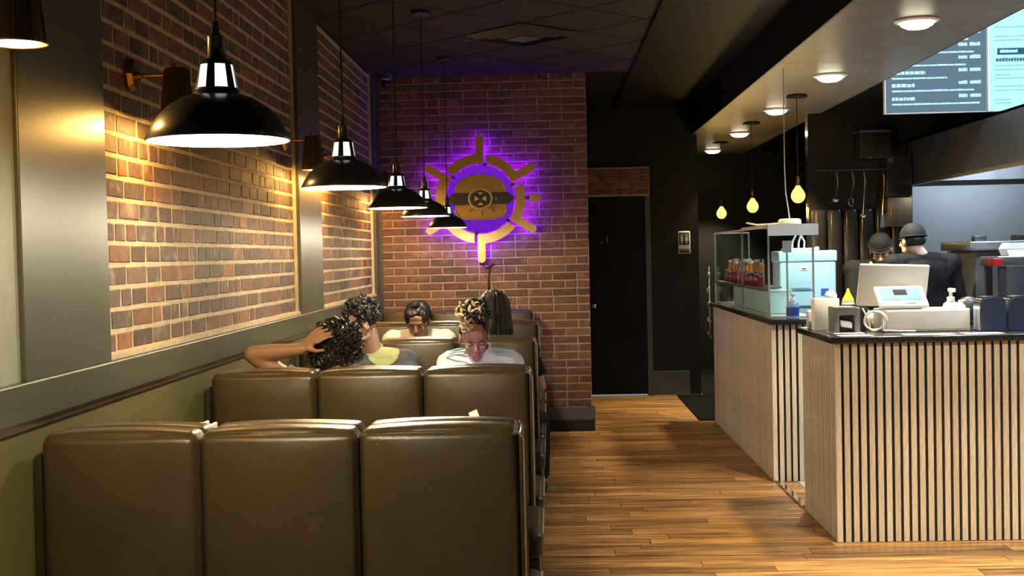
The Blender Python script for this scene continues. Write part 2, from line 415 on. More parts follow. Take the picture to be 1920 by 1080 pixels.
m = MB(); m.box(-1.75, 0.73, -2.0, 16.3, CZ + 0.004, CZ + 0.12); ceil = struct(obj('ceiling', m, 'black_paint', smooth=False))
m = MB(); m.box(0.73, 1.55, -2.0, 16.3, CZ - 0.03, CZ + 0.12); struct(obj('ceiling_band', m, 'black_paint', smooth=False))
m = MB(); m.box(2.53, 5.6, -2.0, 16.3, 3.6, 3.7); struct(obj('ceiling_kitchen', m, 'black_ceiling', smooth=False))
for nm, y0, y1 in (('ceiling_soffit', -2.0, 8.33), ('ceiling_soffit', 8.336, 16.0)):
    m = MB(); m.box(1.55, 2.53, y0, y1, 2.79, 3.6); s = struct(obj(nm, m, 'soffit_paint', smooth=False))
    m = MB(); m.box(1.542, 1.55, y0, y1, 2.782, 3.6); obj('fascia', m, 'black_paint', s, smooth=False)
    m = MB(); m.box(1.541, 1.553, y0, y1, 2.7785, 2.7825); m.box(2.527, 2.533, y0, y1, 2.787, 2.790); obj('corner_bead', m, 'grey_board', s, smooth=False)
# ceiling tiles laid at 45 degrees
def clip(poly, ax, lim, keep_less):
    out = []
    for i in range(len(poly)):
        a, b = poly[i], poly[(i + 1) % len(poly)]
        ia = (a[ax] <= lim) == keep_less or a[ax] == lim; ib = (b[ax] <= lim) == keep_less or b[ax] == lim
        if ia: out.append(a)
        if ia != ib:
            t = (lim - a[ax]) / (b[ax] - a[ax]); out.append((a[0] + t * (b[0] - a[0]), a[1] + t * (b[1] - a[1])))
    return out
S = 0.835; G = 0.010
for i in range(-2, 12):
    for j in range(-2, 14):
        u0 = 8.17 + (i - 6) * S; v0 = 8.48 + (j - 6) * S          # u = X+Y, v = Y-X
        if i == 6 and j == 6: continue                            # the air diffuser sits here
        c = [((u - v) / 2, (u + v) / 2) for u, v in ((u0 + G, v0 + G), (u0 + S - G, v0 + G), (u0 + S - G, v0 + S - G), (u0 + G, v0 + S - G))]
        for ax, lim, less in ((0, -1.5, False), (0, 0.73, True), (1, 3.5, False), (1, 10.7, True)):
            if c: c = clip(c, ax, lim, less)
        if len(c) < 3: continue
        cx = sum(p[0] for p in c) / len(c); cy = sum(p[1] for p in c) / len(c)
        q = MB(); q.prism([(p[0] - cx, p[1] - cy) for p in c], -0.008, 0.004, 'xy')
        inst('ceiling_tile', make_mesh('ceiling_tile', q, 'tile_black', False), (cx, cy, CZ), ceil)

# left wall: painted wainscot, rail, pillars, recessed brick panels
m = MB(); m.box(-1.78, -1.56, -2.0, 10.7, 0, CZ); m.box(-1.56, -1.50, -2.0, 10.7, 0, 1.115); wl = struct(obj('wall_left', m, 'olive_wall', smooth=False))
m = MB(); m.rbox((-1.515, 4.35, 1.165), (0.050, 6.35, 0.055), 0.004, 1, 1); struct(obj('trim_1', m, 'olive_trim', smooth=False))
m = MB(); m.box(-1.50, -1.485, -2.0, 10.7, 1.085, 1.11); struct(obj('trim_2', m, 'bronze', smooth=False))
for n_, (y0, y1) in enumerate(((3.41, 4.09), (7.30, 8.00), (10.50, 10.70))):
    m = MB(); m.rbox((-1.535, (y0 + y1) / 2, (1.22 + CZ) / 2), (0.052, (y1 - y0) / 2, (CZ - 1.22) / 2), 0.004, 1, 1); struct(obj('trim_%d' % (n_ + 3), m, 'olive_trim', smooth=False))
m = MB(); m.box(-1.56, -1.498, -2.0, 3.41, 1.22, CZ); struct(obj('wall_left_plaster', m, 'plaster', smooth=False))

def brick_variants(ln, depth, material, n=5, hgt=0.058):
    out = []
    for k in range(n):
        a, c, d = ln / 2, hgt / 2, depth
        j = lambda s: random.uniform(-s, s)
        e = 0.006
        vs = []
        for (yy, ins, jj) in ((0.0, 0.0, 0.001), (-d * 0.75, 0.0, 0.0018), (-d, e, 0.003)):
            for sx, sz in ((-1, -1), (1, -1), (1, 1), (-1, 1)):
                vs.append((sx * (a - ins) + j(jj), yy + (j(0.0015) if yy < -d * 0.9 else 0), sz * (c - ins) + j(jj)))
        fs = [(8, 9, 10, 11)] + [(r * 4 + i, r * 4 + (i + 1) % 4, (r + 1) * 4 + (i + 1) % 4, (r + 1) * 4 + i) for r in (0, 1) for i in range(4)]
        q = MB(); q.add(vs, fs); out.append((make_mesh('brick', q, material, False), q))
    return out
def lay(parent, a0, a1, z0, z1, place, material, far_material, lens, weights, course=0.0693, depth=0.022, score=None, limit=300, joint=0.0115):
    """lay courses between a0..a1 (along the wall) and z0..z1; the best-scored bricks become objects, the rest one stuff part"""
    lib = {}; todo = []; r = 0; z = z0
    while z + course <= z1 + 0.01:
        a = a0 - (0.0 if r % 2 == 0 else 0.105)
        while a < a1 - 0.02:
            ln = random.choices(lens, weights)[0]
            b0, b1 = max(a, a0), min(a + ln, a1)
            if b1 - b0 > 0.035: todo.append(((b0 + b1) / 2, z + course / 2, round(b1 - b0 - joint, 3)))
            a += ln
        z += course; r += 1
    todo.sort(key=score)
    stuff = MB()
    for n_, (a, zc, ln) in enumerate(todo):
        key = round(ln / 0.006) * 0.006
        if key not in lib: lib[key] = brick_variants(key, depth, material, 4, course - joint)
        me, q = random.choice(lib[key]); loc, rz = place(a, zc)
        tilt = random.uniform(-0.006, 0.006)
        if n_ < limit:
            o = inst('brick', me, loc, parent, rz); o.rotation_euler = (0, tilt, rz) if rz == 0 else (tilt, 0, rz)
        else:
            M_ = Matrix.Translation(loc) @ Matrix.Rotation(rz, 4, 'Z'); stuff.add([M_ @ Vector(p) for p in q.v], q.f)
    if stuff.v:
        o = obj('brickwork', stuff, far_material, parent, smooth=False); o['kind'] = 'stuff'
CAMP = Vector((0, 0, 1.55))
def score_left(t):
    a, z, ln = t
    top = 1.55 + 500.0 / F_PX * a                        # above this the brick is out of the frame
    return a + (100 if z > top + 0.05 else 0)
m = MB(); m.box(-1.60, -1.5275, 4.05, 7.34, 1.2, CZ); w1 = struct(obj('wall_left_front', m, 'mortar', smooth=False))
lay(w1, 4.09, 7.30, 1.232, CZ, lambda a, z: ((-1.546, a, z), R(90)), 'brick_brown', 'brick_brown_far', (0.225, 0.115, 0.17), (6, 3, 2), course=0.0775, score=score_left, joint=0.012)
m = MB(); m.box(-1.53, -1.495, 4.09, 7.30, 1.22, 1.236); m.box(-1.53, -1.505, 7.286, 7.30, 1.22, CZ); obj('mortar_edge', m, 'mortar', w1, smooth=False)
m = MB(); m.box(-1.60, -1.5275, 7.96, 10.54, 1.2, CZ); w2 = struct(obj('wall_left_rear', m, 'mortar', smooth=False))
lay(w2, 8.00, 10.50, 1.232, CZ, lambda a, z: ((-1.546, a, z), R(90)), 'brick_brown', 'brick_brown_far', (0.225, 0.115), (7, 2), course=0.0775, score=score_left, joint=0.012)

m = MB(); m.box(-1.53, -1.492, 8.0, 10.5, 1.22, 1.236); m.box(-1.53, -1.505, 10.488, 10.50, 1.22, CZ); obj('mortar_edge', m, 'mortar', w2, smooth=False)
# brick end wall with the lit sign
m = MB(); m.box(-1.75, 0.345, 10.703, 13.2, 0, CZ); wb = struct(obj('wall_back', m, 'mortar_red', smooth=False))
lay(wb, -1.47, 0.352, 0.205, CZ, lambda a, z: ((a, 10.720, z), 0.0), 'brick_red', 'brick_red_far', (0.213, 0.110), (9, 1), score=lambda t: (0 if t[1] > 0.95 or t[0] > -0.2 else 50) + abs(t[0] - 0.2) * 0.3 - t[1] * 0.01)
m = MB(); m.box(-1.5, -1.455, 10.69, 10.72, 1.0, CZ); struct(obj('trim_7', m, 'olive_trim', smooth=False))
m = MB(); m.box(-0.30, 0.365, 10.655, 10.72, 0.095, 0.205); m.box(0.30, 0.37, 10.66, 10.80, 0.095, 0.205); bb = struct(obj('baseboard_back', m, 'grey_board', smooth=False))
m = MB(); m.box(-0.30, 0.368, 10.64, 10.72, 0.0, 0.094); obj('kick', m, 'kick_black', bb, smooth=False)

# rear wall with the black door
m = MB(); m.box(1.03, 1.60, 13.2, 13.32, 0, CZ); m.box(0.345, 1.03, 13.2, 13.32, 2.13, CZ); struct(obj('wall_rear', m, 'black_paint', smooth=False))
m = MB(); m.box(0.2, 0.345, 13.2, 15.2, 0, CZ); m.box(0.345, 1.48, 15.1, 15.2, 0, CZ); struct(obj('wall_washroom', m, 'plaster', smooth=False))
m = MB(); m.box(0.345, 1.48, 13.16, 15.1, -0.012, 0.001); struct(obj('floor_washroom', m, 'kitchen_floor', smooth=False))
t = thing('washroom_lamp', 'ceiling lamp in the room behind the black door', 'lamp', (0.8, 14.0, CZ - 0.05)); q = MB(); q.lathe([(0, 0), (0.12, 0), (0.13, -0.03), (0.10, -0.05), (0, -0.055)], 24, (0.8, 14.0, CZ)); obj('bowl', q, 'lamp_white', t); lamp('POINT', (0.8, 14.0, CZ - 0.12), 160, (1.0, 0.93, 0.82), t, 0.08)
m = MB(); m.box(1.48, 1.60, 13.32, 16.0, 0, CZ); struct(obj('wall_corridor', m, 'black_paint', smooth=False))
m = MB(); m.box(0.36, 1.03, 13.15, 13.195, 0.022, 2.14, 0.004); dr = struct(obj('door_1', m, 'door_black', smooth=False))
m = MB(); m.cyl((0.47, 13.15, 0.98), (0.47, 13.11, 0.98), 0.022, n=14); m.ell((0.47, 13.09, 0.98), (0.03, 0.03, 0.03)); obj('door_knob', m, 'chrome', dr)
m = MB(); m.cyl((0.56, 13.15, 1.655), (0.56, 13.13, 1.655), 0.007, n=10); m.box(0.615, 0.622, 13.14, 13.15, 1.66, 1.71); obj('door_hook', m, 'chrome', dr)
m = MB(); m.box(1.03, 1.085, 13.14, 13.2, 0, 2.44); struct(obj('trim_8', m, 'frame_grey', smooth=False))
m = MB(); m.box(0.346, 1.075, 13.135, 13.2, 2.14, 2.45); hd = struct(obj('trim_9', m, 'mortar_red', smooth=False))
lay(hd, 0.346, 1.075, 2.155, 2.44, lambda a, z: ((a, 13.136, z), 0.0), 'brick_red', 'brick_red_far', (0.213, 0.110), (5, 1), score=lambda t: 0)
m = MB(); m.box(1.085, 1.48, 13.17, 13.2, 0, 0.26); struct(obj('baseboard_rear', m, 'frame_grey', smooth=False))
# kitchen shell
m = MB(); m.box(2.42, 5.6, 11.5, 11.62, 0, 3.6); struct(obj('wall_kitchen', m, 'gloss_black', smooth=False))
m = MB(); m.box(1.4, 5.6, 16.0, 16.1, 0, 3.6); struct(obj('wall_far', m, 'black_paint', smooth=False))
m = MB(); m.box(5.5, 5.6, -2.0, 16.0, 0, 3.6); struct(obj('wall_right', m, 'black_paint', smooth=False))
m = MB(); m.box(3.34, 5.5, 11.47, 11.5, 0.9, 2.12); struct(obj('wall_kitchen_steel', m, 'steel_wall', smooth=False))
m = MB(); m.box(3.6, 5.5, 9.55, 11.5, 2.52, 3.6); struct(obj('wall_hood', m, 'black_paint', smooth=False))

# ------------------------------------------------------------------ booths
def cushion(mb, x0, x1, y0, y1, z0, z1, face, pf=0.034, r=0.029, tp=0.016):
    c = ((x0 + x1) / 2, (y0 + y1) / 2, (z0 + z1) / 2); h = ((x1 - x0) / 2, (y1 - y0) / 2, (z1 - z0) / 2)
    def puff(u, v, w):
        a = max(0, 1 - u * u) ** 0.5; b = max(0, 1 - w ** 4) ** 0.5
        py = face * pf * a * b if v * face > 0.3 else 0
        pz = tp * a * (1 if w > 0.6 else 0) * max(0, 1 - v * v * 0.6)
        return (0, py, pz)
    mb.rbox(c, h, r, 4, 9, puff)
BX0, BX1 = -1.455, -0.095
def booth(yc, single=False, x1=BX1, label='', grp=None):
    t = thing('booth_bench', label, 'booth', ((BX0 + x1) / 2, yc, 0), 0, 'upholstered booth benches')
    w = (x1 - BX0) / 3; H = 1.062
    for side in ((-1,) if single else (-1, 1)):
        for k in range(3):
            q = MB(); a, b = BX0 + k * w + 0.001, BX0 + (k + 1) * w - 0.001
            ya, yb = (yc - 0.115, yc - 0.002) if side < 0 else (yc + 0.002, yc + 0.115)
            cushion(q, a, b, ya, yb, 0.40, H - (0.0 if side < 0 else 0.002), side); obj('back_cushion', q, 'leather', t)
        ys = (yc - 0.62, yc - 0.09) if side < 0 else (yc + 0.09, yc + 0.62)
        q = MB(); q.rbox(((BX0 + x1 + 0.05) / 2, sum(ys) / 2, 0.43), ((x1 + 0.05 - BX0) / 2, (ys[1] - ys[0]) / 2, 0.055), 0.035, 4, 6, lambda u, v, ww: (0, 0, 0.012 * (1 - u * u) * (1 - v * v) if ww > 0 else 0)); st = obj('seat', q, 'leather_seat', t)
        q = MB(); xe = x1 + 0.048; q.tube([(xe, ys[0] + 0.03, 0.474), (xe, ys[1] - 0.03, 0.474)], 0.004, 6); obj('piping', q, 'piping', st)
        q = MB(); q.rbox(((BX0 + x1) / 2 + 0.02, sum(ys) / 2, 0.215), ((x1 - BX0) / 2 + 0.015, (ys[1] - ys[0]) / 2 - 0.02, 0.165), 0.01, 2, 1); obj('seat_base', q, 'vinyl_black', t)
        q = MB(); q.box(BX0, x1 - 0.03, ys[0] + 0.07, ys[1] - 0.03, 0.0, 0.05); obj('plinth', q, 'kick_black', t, smooth=False)
    q = MB(); q.box(BX0 - 0.018, x1 - 0.02, yc - (0.06), yc + 0.06, 0.05, H - 0.055); obj('back_frame', q, 'vinyl_black', t, smooth=False)
    q = MB(); q.rbox((x1 + 0.004, yc if not single else yc - 0.05, 0.72), (0.006, 0.108 if not single else 0.06, 0.325), 0.005, 2, 1); obj('end_panel', q, 'leather', t)
    for sg in ((-1,) if single else (-1, 1)):
        q = MB(); q.tube([(x1 + 0.012, yc + sg * 0.108, 0.41), (x1 + 0.012, yc + sg * 0.108, H - 0.03), (x1 - 0.004, yc + sg * 0.104, H - 0.008)], 0.0028, 6); obj('piping', q, 'piping', t)
    return t
booth(3.53, label='brown leather booth bench nearest to the camera, largest in view')
booth(5.28, label='second brown booth bench, its back under the curly-haired man\'s elbow')
booth(7.16, label='third booth bench, behind the woman with blond-tipped bun')
booth(8.88, label='fourth booth bench, just behind the person in a white top')
booth(10.62, single=True, x1=-0.155, label='last booth bench set against the brick wall under the sign')

def table(yc, label):
    t = thing('booth_table', label, 'table', (-0.80, yc, 0), 0, 'tables between the booths')
    q = MB(); q.rbox((-0.83, yc, 0.735), (0.62, 0.30, 0.018), 0.012, 2, 1); obj('table_top', q, 'table_top', t)
    q = MB(); q.cyl((-0.83, yc, 0.03), (-0.83, yc, 0.72), 0.038, n=16); obj('pedestal', q, 'black_metal', t)
    q = MB(); q.box(-1.13, -0.53, yc - 0.035, yc + 0.035, 0, 0.03, 0.006); q.box(-0.865, -0.795, yc - 0.26, yc + 0.26, 0, 0.03, 0.006); obj('foot', q, 'black_metal', t)
for yc, lb in ((4.41, 'dark table behind the nearest booth, with a condiment caddy'), (6.22, 'dark table between the curly-haired man and the woman in pale blue'), (8.02, 'dark table in front of the person in a white top'), (9.74, 'dark table in front of the last booth by the brick wall')):
    table(yc, lb)
t = thing('condiment_caddy', 'black caddy with white sachets by the wall on front table', 'caddy', (-1.28, 4.42, 0.753))
q = MB(); q.box(-1.335, -1.225, 4.36, 4.48, 0.753, 0.76)
for sx in (-1.335, -1.228):
    q.box(sx, sx + 0.003, 4.36, 4.48, 0.753, 0.938)
q.box(-1.335, -1.225, 4.36, 4.363, 0.753, 0.938); q.box(-1.335, -1.225, 4.477, 4.48, 0.753, 0.938); obj('tray', q, 'dark_plastic', t, smooth=False)
for k in range(5):
    q = MB(); xx = -1.31 + k * 0.018; q.rbox((xx, 4.42, 0.86), (0.006, 0.04, 0.092 + 0.006 * (k % 3)), 0.004, 2, 1, rot=Matrix.Rotation(R(4 * (k % 3 - 1)), 3, 'Y')); obj('sachet', q, 'paper', t)
t = thing('card_holder', 'white card leaning in a black holder on the front table', 'card holder', (-0.28, 4.42, 0.753))
q = MB(); q.box(-0.32, -0.22, 4.39, 4.45, 0.753, 0.80, 0.006); obj('base', q, 'dark_plastic', t)
q = MB(); q.rbox((-0.255, 4.42, 0.885), (0.017, 0.0015, 0.125), 0.001, 1, 1, rot=Matrix.Rotation(R(-24), 3, 'Y') @ Matrix.Rotation(R(-38), 3, 'X')); obj('card', q, 'paper', t, smooth=False)

# ------------------------------------------------------------------ pendant lamps over the tables
def pendant(x, y, z, label):
    t = thing('pendant_lamp', label, 'lamp', (x, y, z), 0, 'black dome pendants over the booths')
    prof = [(0.155, 0.0), (0.1555, 0.004), (0.142, 0.030), (0.128, 0.052), (0.105, 0.074), (0.078, 0.091), (0.049, 0.100)]
    q = MB(); q.lathe(prof, 48, (x, y, z)); q.lathe([(0.049, 0.100), (0.051, 0.104), (0.047, 0.110), (0.040, 0.110)], 48, (x, y, z)); obj('shade', q, 'black_metal', t, angle=60)
    q = MB(); q.lathe([(r - 0.003, zz - 0.001) for r, zz in prof], 48, (x, y, z)); q.lathe([(0.155, 0.0), (0.152, -0.001)], 48, (x, y, z)); obj('liner', q, 'enamel_white', t, angle=60)
    q = MB()
    for k in range(6):
        a0 = 2 * math.pi * (k + 0.24) / 6; n = 5; w = 2 * math.pi * 0.26 / 6 * 1.6
        vs = []; fs = []
        for (r, zz) in ((0.047, 0.108), (0.036, 0.166), (0.031, 0.172)):
            for i in range(n + 1): vs.append((x + r * math.cos(a0 + w * i / n), y + r * math.sin(a0 + w * i / n), z + zz))
        for j in range(2):
            for i in range(n): fs.append((j * (n + 1) + i, j * (n + 1) + i + 1, (j + 1) * (n + 1) + i + 1, (j + 1) * (n + 1) + i))
        q.add(vs, fs)
    q.lathe([(0.048, 0.104), (0.0485, 0.112)], 32, (x, y, z)); q.lathe([(0.037, 0.163), (0.031, 0.174), (0.019, 0.178)], 32, (x, y, z)); obj('neck_cage', q, 'black_metal', t, angle=60)
    q = MB(); q.lathe([(0.043, 0.104), (0.034, 0.164), (0.02, 0.17)], 32, (x, y, z)); obj('inner_sleeve', q, 'slot_glow', t, angle=60)
    q = MB(); q.lathe([(0.0205, 0.176), (0.019, 0.18), (0.018, 0.222), (0.0195, 0.226), (0.010, 0.230), (0.007, 0.258), (0.0, 0.258)], 24, (x, y, z)); obj('socket', q, 'black_metal', t)
    q = MB(); q.tube([(x, y, z + 0.255), (x, y, CZ - 0.02)], 0.0035, 6); obj('cord', q, 'cord_black', t)
    q = MB(); q.lathe([(0.0, 0), (0.058, 0.0), (0.060, 0.004), (0.060, 0.018), (0.0, 0.018)], 32, (x, y, CZ - 0.030)); obj('canopy', q, 'black_metal', t)
    q = MB(); q.ell((x, y, z + 0.055), (0.034, 0.034, 0.036)); q.cyl((x, y, z + 0.085), (x, y, z + 0.11), 0.02, n=16); obj('bulb', q, 'lamp_white', t)
    lamp('POINT', (x, y, z + 0.012), K_PEND, NEUT, t, 0.035)
for x, y, z, lb in ((-0.715, 2.66, 1.811, 'largest black dome pendant, hanging nearest the camera'),
                    (-0.742, 4.46, 1.806, 'second black dome pendant lamp, left of the lit sign'),
                    (-0.775, 6.30, 1.800, 'third black dome pendant, middle of the row of five'),
                    (-0.790, 7.85, 1.805, 'fourth black dome pendant, overlapping the purple glow'),
                    (-0.800, 9.70, 1.770, 'smallest black dome pendant, in front of the lit sign')):
    pendant(x, y, z, lb)

# ------------------------------------------------------------------ brass wall sconces
def sconce(y, label, zm=2.235, arm=0.165):
    wx = -1.515; t = thing('wall_sconce', label, 'sconce', (wx, y, zm), 0, 'brass wall sconces on the brick panels')
    q = MB(); q.lathe([(0.0, 0.0), (0.062, 0.0), (0.062, 0.006), (0.050, 0.022), (0.0, 0.022)], 8, (wx - 0.005, y, zm), rot=Matrix.Rotation(R(90), 3, 'Y')); q.cyl((wx, y, zm), (wx + 0.035, y, zm), 0.012); obj('wall_plate', q, 'brass', t, angle=20)
    sx = wx + arm
    q = MB(); q.tube([(wx + 0.02, y, zm), (wx + arm * 0.6, y, zm), (sx, y, zm - 0.002)], 0.0055, 8); obj('arm', q, 'brass', t)
    zb = zm - 0.175
    q = MB(); q.lathe([(0.0, 0.195), (0.040, 0.195), (0.043, 0.190), (0.0645, 0.0), (0.0625, 0.0), (0.041, 0.186), (0.0, 0.188)], 32, (sx, y, zb)); sh = obj('shade', q, 'bronze', t)
    q = MB(); q.lathe([(0.0635, -0.002), (0.066, 0.0), (0.0655, 0.006), (0.0625, 0.004)], 32, (sx, y, zb)); obj('rim', q, 'brass', sh)
    q = MB()
    for k in range(10):
        a = 2 * math.pi * k / 10; q.tube([(sx + 0.0655 * math.cos(a), y + 0.0655 * math.sin(a), zb), (sx + 0.0445 * math.cos(a), y + 0.0445 * math.sin(a), zb + 0.19)], 0.0022, 6)
    obj('rib', q, 'brass', sh)['kind'] = 'stuff'
    q = MB(); q.lathe([(0.0, 0.195), (0.014, 0.196), (0.014, 0.214), (0.0, 0.218)], 16, (sx, y, zb)); obj('finial', q, 'brass', t)
    q = MB(); q.lathe([(0.0, 0.010), (0.060, 0.010), (0.061, 0.016), (0.0, 0.02)], 32, (sx, y, zb)); obj('diffuser', q, 'sconce_glow', t)
    lamp('POINT', (sx, y, zb + 0.003), K_SCONCE, WARM, t, 0.022)
sconce(2.75, 'brass sconce cut off at the top left corner, beside the pillar', 2.225, 0.325)
sconce(4.47, 'brass wall sconce on the brick behind the largest pendant')
sconce(7.05, 'brass sconce at the far end of the first brick panel')
sconce(8.22, 'brass sconce on the second brick panel behind the second pendant')
sconce(10.22, 'brass sconce nearest to the brick end wall')

# ------------------------------------------------------------------ emblem sign
SC = Vector((-0.585, 10.635, 2.035))
def arc(r, a0, a1, n=14): return [(SC.x + r * math.cos(R(a0 + (a1 - a0) * i / n)), SC.z + r * math.sin(R(a0 + (a1 - a0) * i / n))) for i in range(n + 1)]
sg = thing('emblem_sign', 'gold spoked emblem sign with purple backlight on the brick wall', 'sign', SC)
def seg_poly(a):
    ro, ri = 0.388, 0.306
    d = Vector((math.cos(R(a)), math.sin(R(a)))); n = Vector((-d.y, d.x)); w = 0.034
    c = Vector((SC.x, SC.z))
    p = [tuple(c + d * 0.306 - n * w * 0.9)]
    p += [tuple(c + d * 0.52 - n * w)]
    for k in range(1, 6):
        an = -math.pi / 2 + math.pi * k / 6; p.append(tuple(c + d * (0.52 + w * math.cos(an)) + n * w * math.sin(an)))
    p += [tuple(c + d * 0.52 + n * w)]
    p += [tuple(c + d * 0.392 + n * w)]
    p += arc(ro, a + 8, a + 50)
    p += list(reversed(arc(ri, a - 1, a + 48)))
    return p
for k, a in enumerate((90, 31, -31, -90, -149, 149)):
    q = MB(); q.prism(seg_poly(a), SC.y - 0.03, SC.y); g = obj('gold_segment', q, 'gold_face', sg, smooth=False)
    q = MB(); yl = SC.y + 0.018; q.tube([(p[0], yl, p[1]) for p in arc(0.347, a + 5, a + 46)], 0.012, 8)
    q.tube([(SC.x + r_ * math.cos(R(a)), yl, SC.z + r_ * math.sin(R(a))) for r_ in (0.335, 0.43, 0.53)], 0.012, 8); obj('light_strip', q, 'purple_led', g)
    q = MB(); an = R(a - 8); q.cyl((SC.x + 0.285 * math.cos(an), SC.y + 0.01, SC.z + 0.285 * math.sin(an)), (SC.x + 0.315 * math.cos(an), SC.y + 0.01, SC.z + 0.315 * math.sin(an)), 0.012, n=8); obj('bracket', q, 'sign_black', g)
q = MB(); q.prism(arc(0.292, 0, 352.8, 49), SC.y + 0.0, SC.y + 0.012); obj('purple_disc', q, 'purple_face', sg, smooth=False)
q = MB(); top = [(SC.x - 0.222, SC.z + 0.05)] + [(SC.x + 0.222, SC.z + 0.05)] + [(SC.x + 0.222 * math.cos(R(t_)), SC.z + 0.055 + 0.155 * math.sin(R(t_)) ** 0.85) for t_ in range(8, 173, 8)]
q.prism(top, SC.y - 0.022, SC.y - 0.001); tb = obj('upper_bun', q, 'gold_dark', sg, smooth=False)
q = MB(); q.tube([(SC.x + 0.216 * math.cos(R(t_)), SC.y - 0.022, SC.z + 0.055 + 0.15 * math.sin(R(t_)) ** 0.85) for t_ in range(6, 175, 8)], 0.009, 6); obj('raised_rim', q, 'gold_face', tb)
q = MB(); low = [(SC.x + 0.222, SC.z - 0.05), (SC.x - 0.222, SC.z - 0.05)] + [(SC.x - 0.222 * math.cos(R(t_)) ** 0.5 if t_ <= 90 else SC.x + 0.222 * abs(math.cos(R(t_))) ** 0.5, SC.z - 0.05 - 0.125 * math.sin(R(t_)) ** 0.6) for t_ in range(8, 173, 8)]
q.prism(low, SC.y - 0.022, SC.y - 0.001); lb_ = obj('lower_bun', q, 'gold_dark', sg, smooth=False)
q = MB(); q.tube([(p[0], SC.y - 0.022, p[1]) for p in low[2:]], 0.009, 6); obj('raised_rim', q, 'gold_face', lb_)
q = MB(); q.prism([(SC.x - 0.30, SC.z), (SC.x - 0.235, SC.z - 0.052), (SC.x + 0.235, SC.z - 0.052), (SC.x + 0.30, SC.z), (SC.x + 0.235, SC.z + 0.052), (SC.x - 0.235, SC.z + 0.052)], SC.y - 0.03, SC.y - 0.002); bl = obj('belt', q, 'sign_black', sg, smooth=False)
q = MB(); q.tube([(SC.x + 0.098 * math.cos(R(k * 10)), SC.y - 0.034, SC.z + 0.088 * math.sin(R(k * 10))) for k in range(36)], 0.010, 6, closed=True); bk = obj('buckle_ring', q, 'cream', sg)
for ax_, ay_ in ((0, 0.115), (0, -0.115), (-0.085, -0.085), (0.085, -0.085), (-0.085, 0.085), (0.085, 0.085)):
    q = MB(); q.tube([(SC.x + ax_ * 0.95, SC.y - 0.028, SC.z + ay_ * 0.95), (SC.x + ax_ * 1.25, SC.y - 0.028, SC.z + ay_ * 1.25)], 0.007, 6); obj('ring_tick', q, 'gold_face', bk)
q = MB(); q.prism(arc(0.072, 0, 352, 30), SC.y - 0.040, SC.y - 0.030); obj('buckle_plate', q, 'sign_black', sg, smooth=False)
for s_ in (-1, 1):
    q = MB(); pts = [(SC.x + s_ * 0.012, SC.z), (SC.x + s_ * 0.05, SC.z + 0.026), (SC.x + s_ * 0.05, SC.z - 0.026)]
    q.prism(pts if s_ < 0 else pts[::-1], SC.y - 0.046, SC.y - 0.040); obj('buckle_wedge', q, 'cream', bk, smooth=False)
    q = MB(); pts = [(SC.x, SC.z + s_ * 0.03), (SC.x - 0.028, SC.z + s_ * 0.056), (SC.x + 0.028, SC.z + s_ * 0.056)]
    q.prism(pts, SC.y - 0.046, SC.y - 0.040); obj('buckle_wedge', q, 'cream', bk, smooth=False)
q = MB(); q.cyl((SC.x + 0.135, SC.y - 0.034, SC.z), (SC.x + 0.135, SC.y - 0.03, SC.z), 0.008, n=12); obj('belt_hole', q, 'cream', sg)
q = MB(); q.box(SC.x + 0.425, SC.x + 0.52, SC.y - 0.03, SC.y, SC.z - 0.036, SC.z + 0.036, 0.006); bt = obj('belt_tip', q, 'gold_face', sg)
q = MB(); q.cyl((SC.x + 0.445, SC.y + 0.018, SC.z), (SC.x + 0.50, SC.y + 0.018, SC.z), 0.012, n=8); obj('light_strip', q, 'purple_led', bt, smooth=False)
q = MB(); q.box(SC.x + 0.385, SC.x + 0.43, SC.y, SC.y + 0.012, SC.z - 0.010, SC.z + 0.010); obj('bracket', q, 'sign_black', bt, smooth=False)
q = MB(); q.tube([(SC.x + 0.02, 10.66, SC.z - 0.50), (SC.x - 0.02, 10.67, SC.z - 0.56), (SC.x + 0.03, 10.67, SC.z - 0.60), (SC.x + 0.10, 10.67, SC.z - 0.56), (SC.x + 0.06, 10.675, SC.z - 0.60), (SC.x + 0.05, 10.675, SC.z - 0.70), (SC.x + 0.045, 10.675, SC.z - 0.95)], 0.006, 6); obj('cable', q, 'cord_black', sg)


# ------------------------------------------------------------------ ceiling pieces
t = thing('air_diffuser', 'square black air diffuser set in the ceiling tiles', 'vent', (-0.155, 8.74, CZ - 0.02))
def dsq(a, b, z0, z1, q):
    """square ring at 45 degrees between half-diagonals a (outer) and b (inner)"""
    cx, cy = -0.155, 8.74
    o = [(a, 0), (0, a), (-a, 0), (0, -a)]; i_ = [(b, 0), (0, b), (-b, 0), (0, -b)]
    vs = [(cx + p[0], cy + p[1], z0) for p in o] + [(cx + p[0], cy + p[1], z1) for p in i_]
    q.add(vs, [(k, (k + 1) % 4, (k + 1) % 4 + 4, k + 4) for k in range(4)])
for a, b in ((0.405, 0.33), (0.31, 0.235), (0.215, 0.15)):
    q = MB(); dsq(a, b, CZ - 0.012, CZ - 0.045, q); dsq(b, b - 0.006, CZ - 0.045, CZ - 0.012, q); obj('vane', q, 'black_metal', t, smooth=False)
q = MB(); q.prism([(-0.155 + 0.135, 8.74), (-0.155, 8.74 + 0.135), (-0.155 - 0.135, 8.74), (-0.155, 8.74 - 0.135)], CZ - 0.05, CZ - 0.044, 'xy'); obj('centre_plate', q, 'grey_board', t, smooth=False)
q = MB(); q.prism([(-0.155 + 0.405, 8.74), (-0.155, 8.74 + 0.405), (-0.155 - 0.405, 8.74), (-0.155, 8.74 - 0.405)], CZ - 0.004, CZ + 0.003, 'xy'); obj('throat', q, 'kick_black', t, smooth=False)
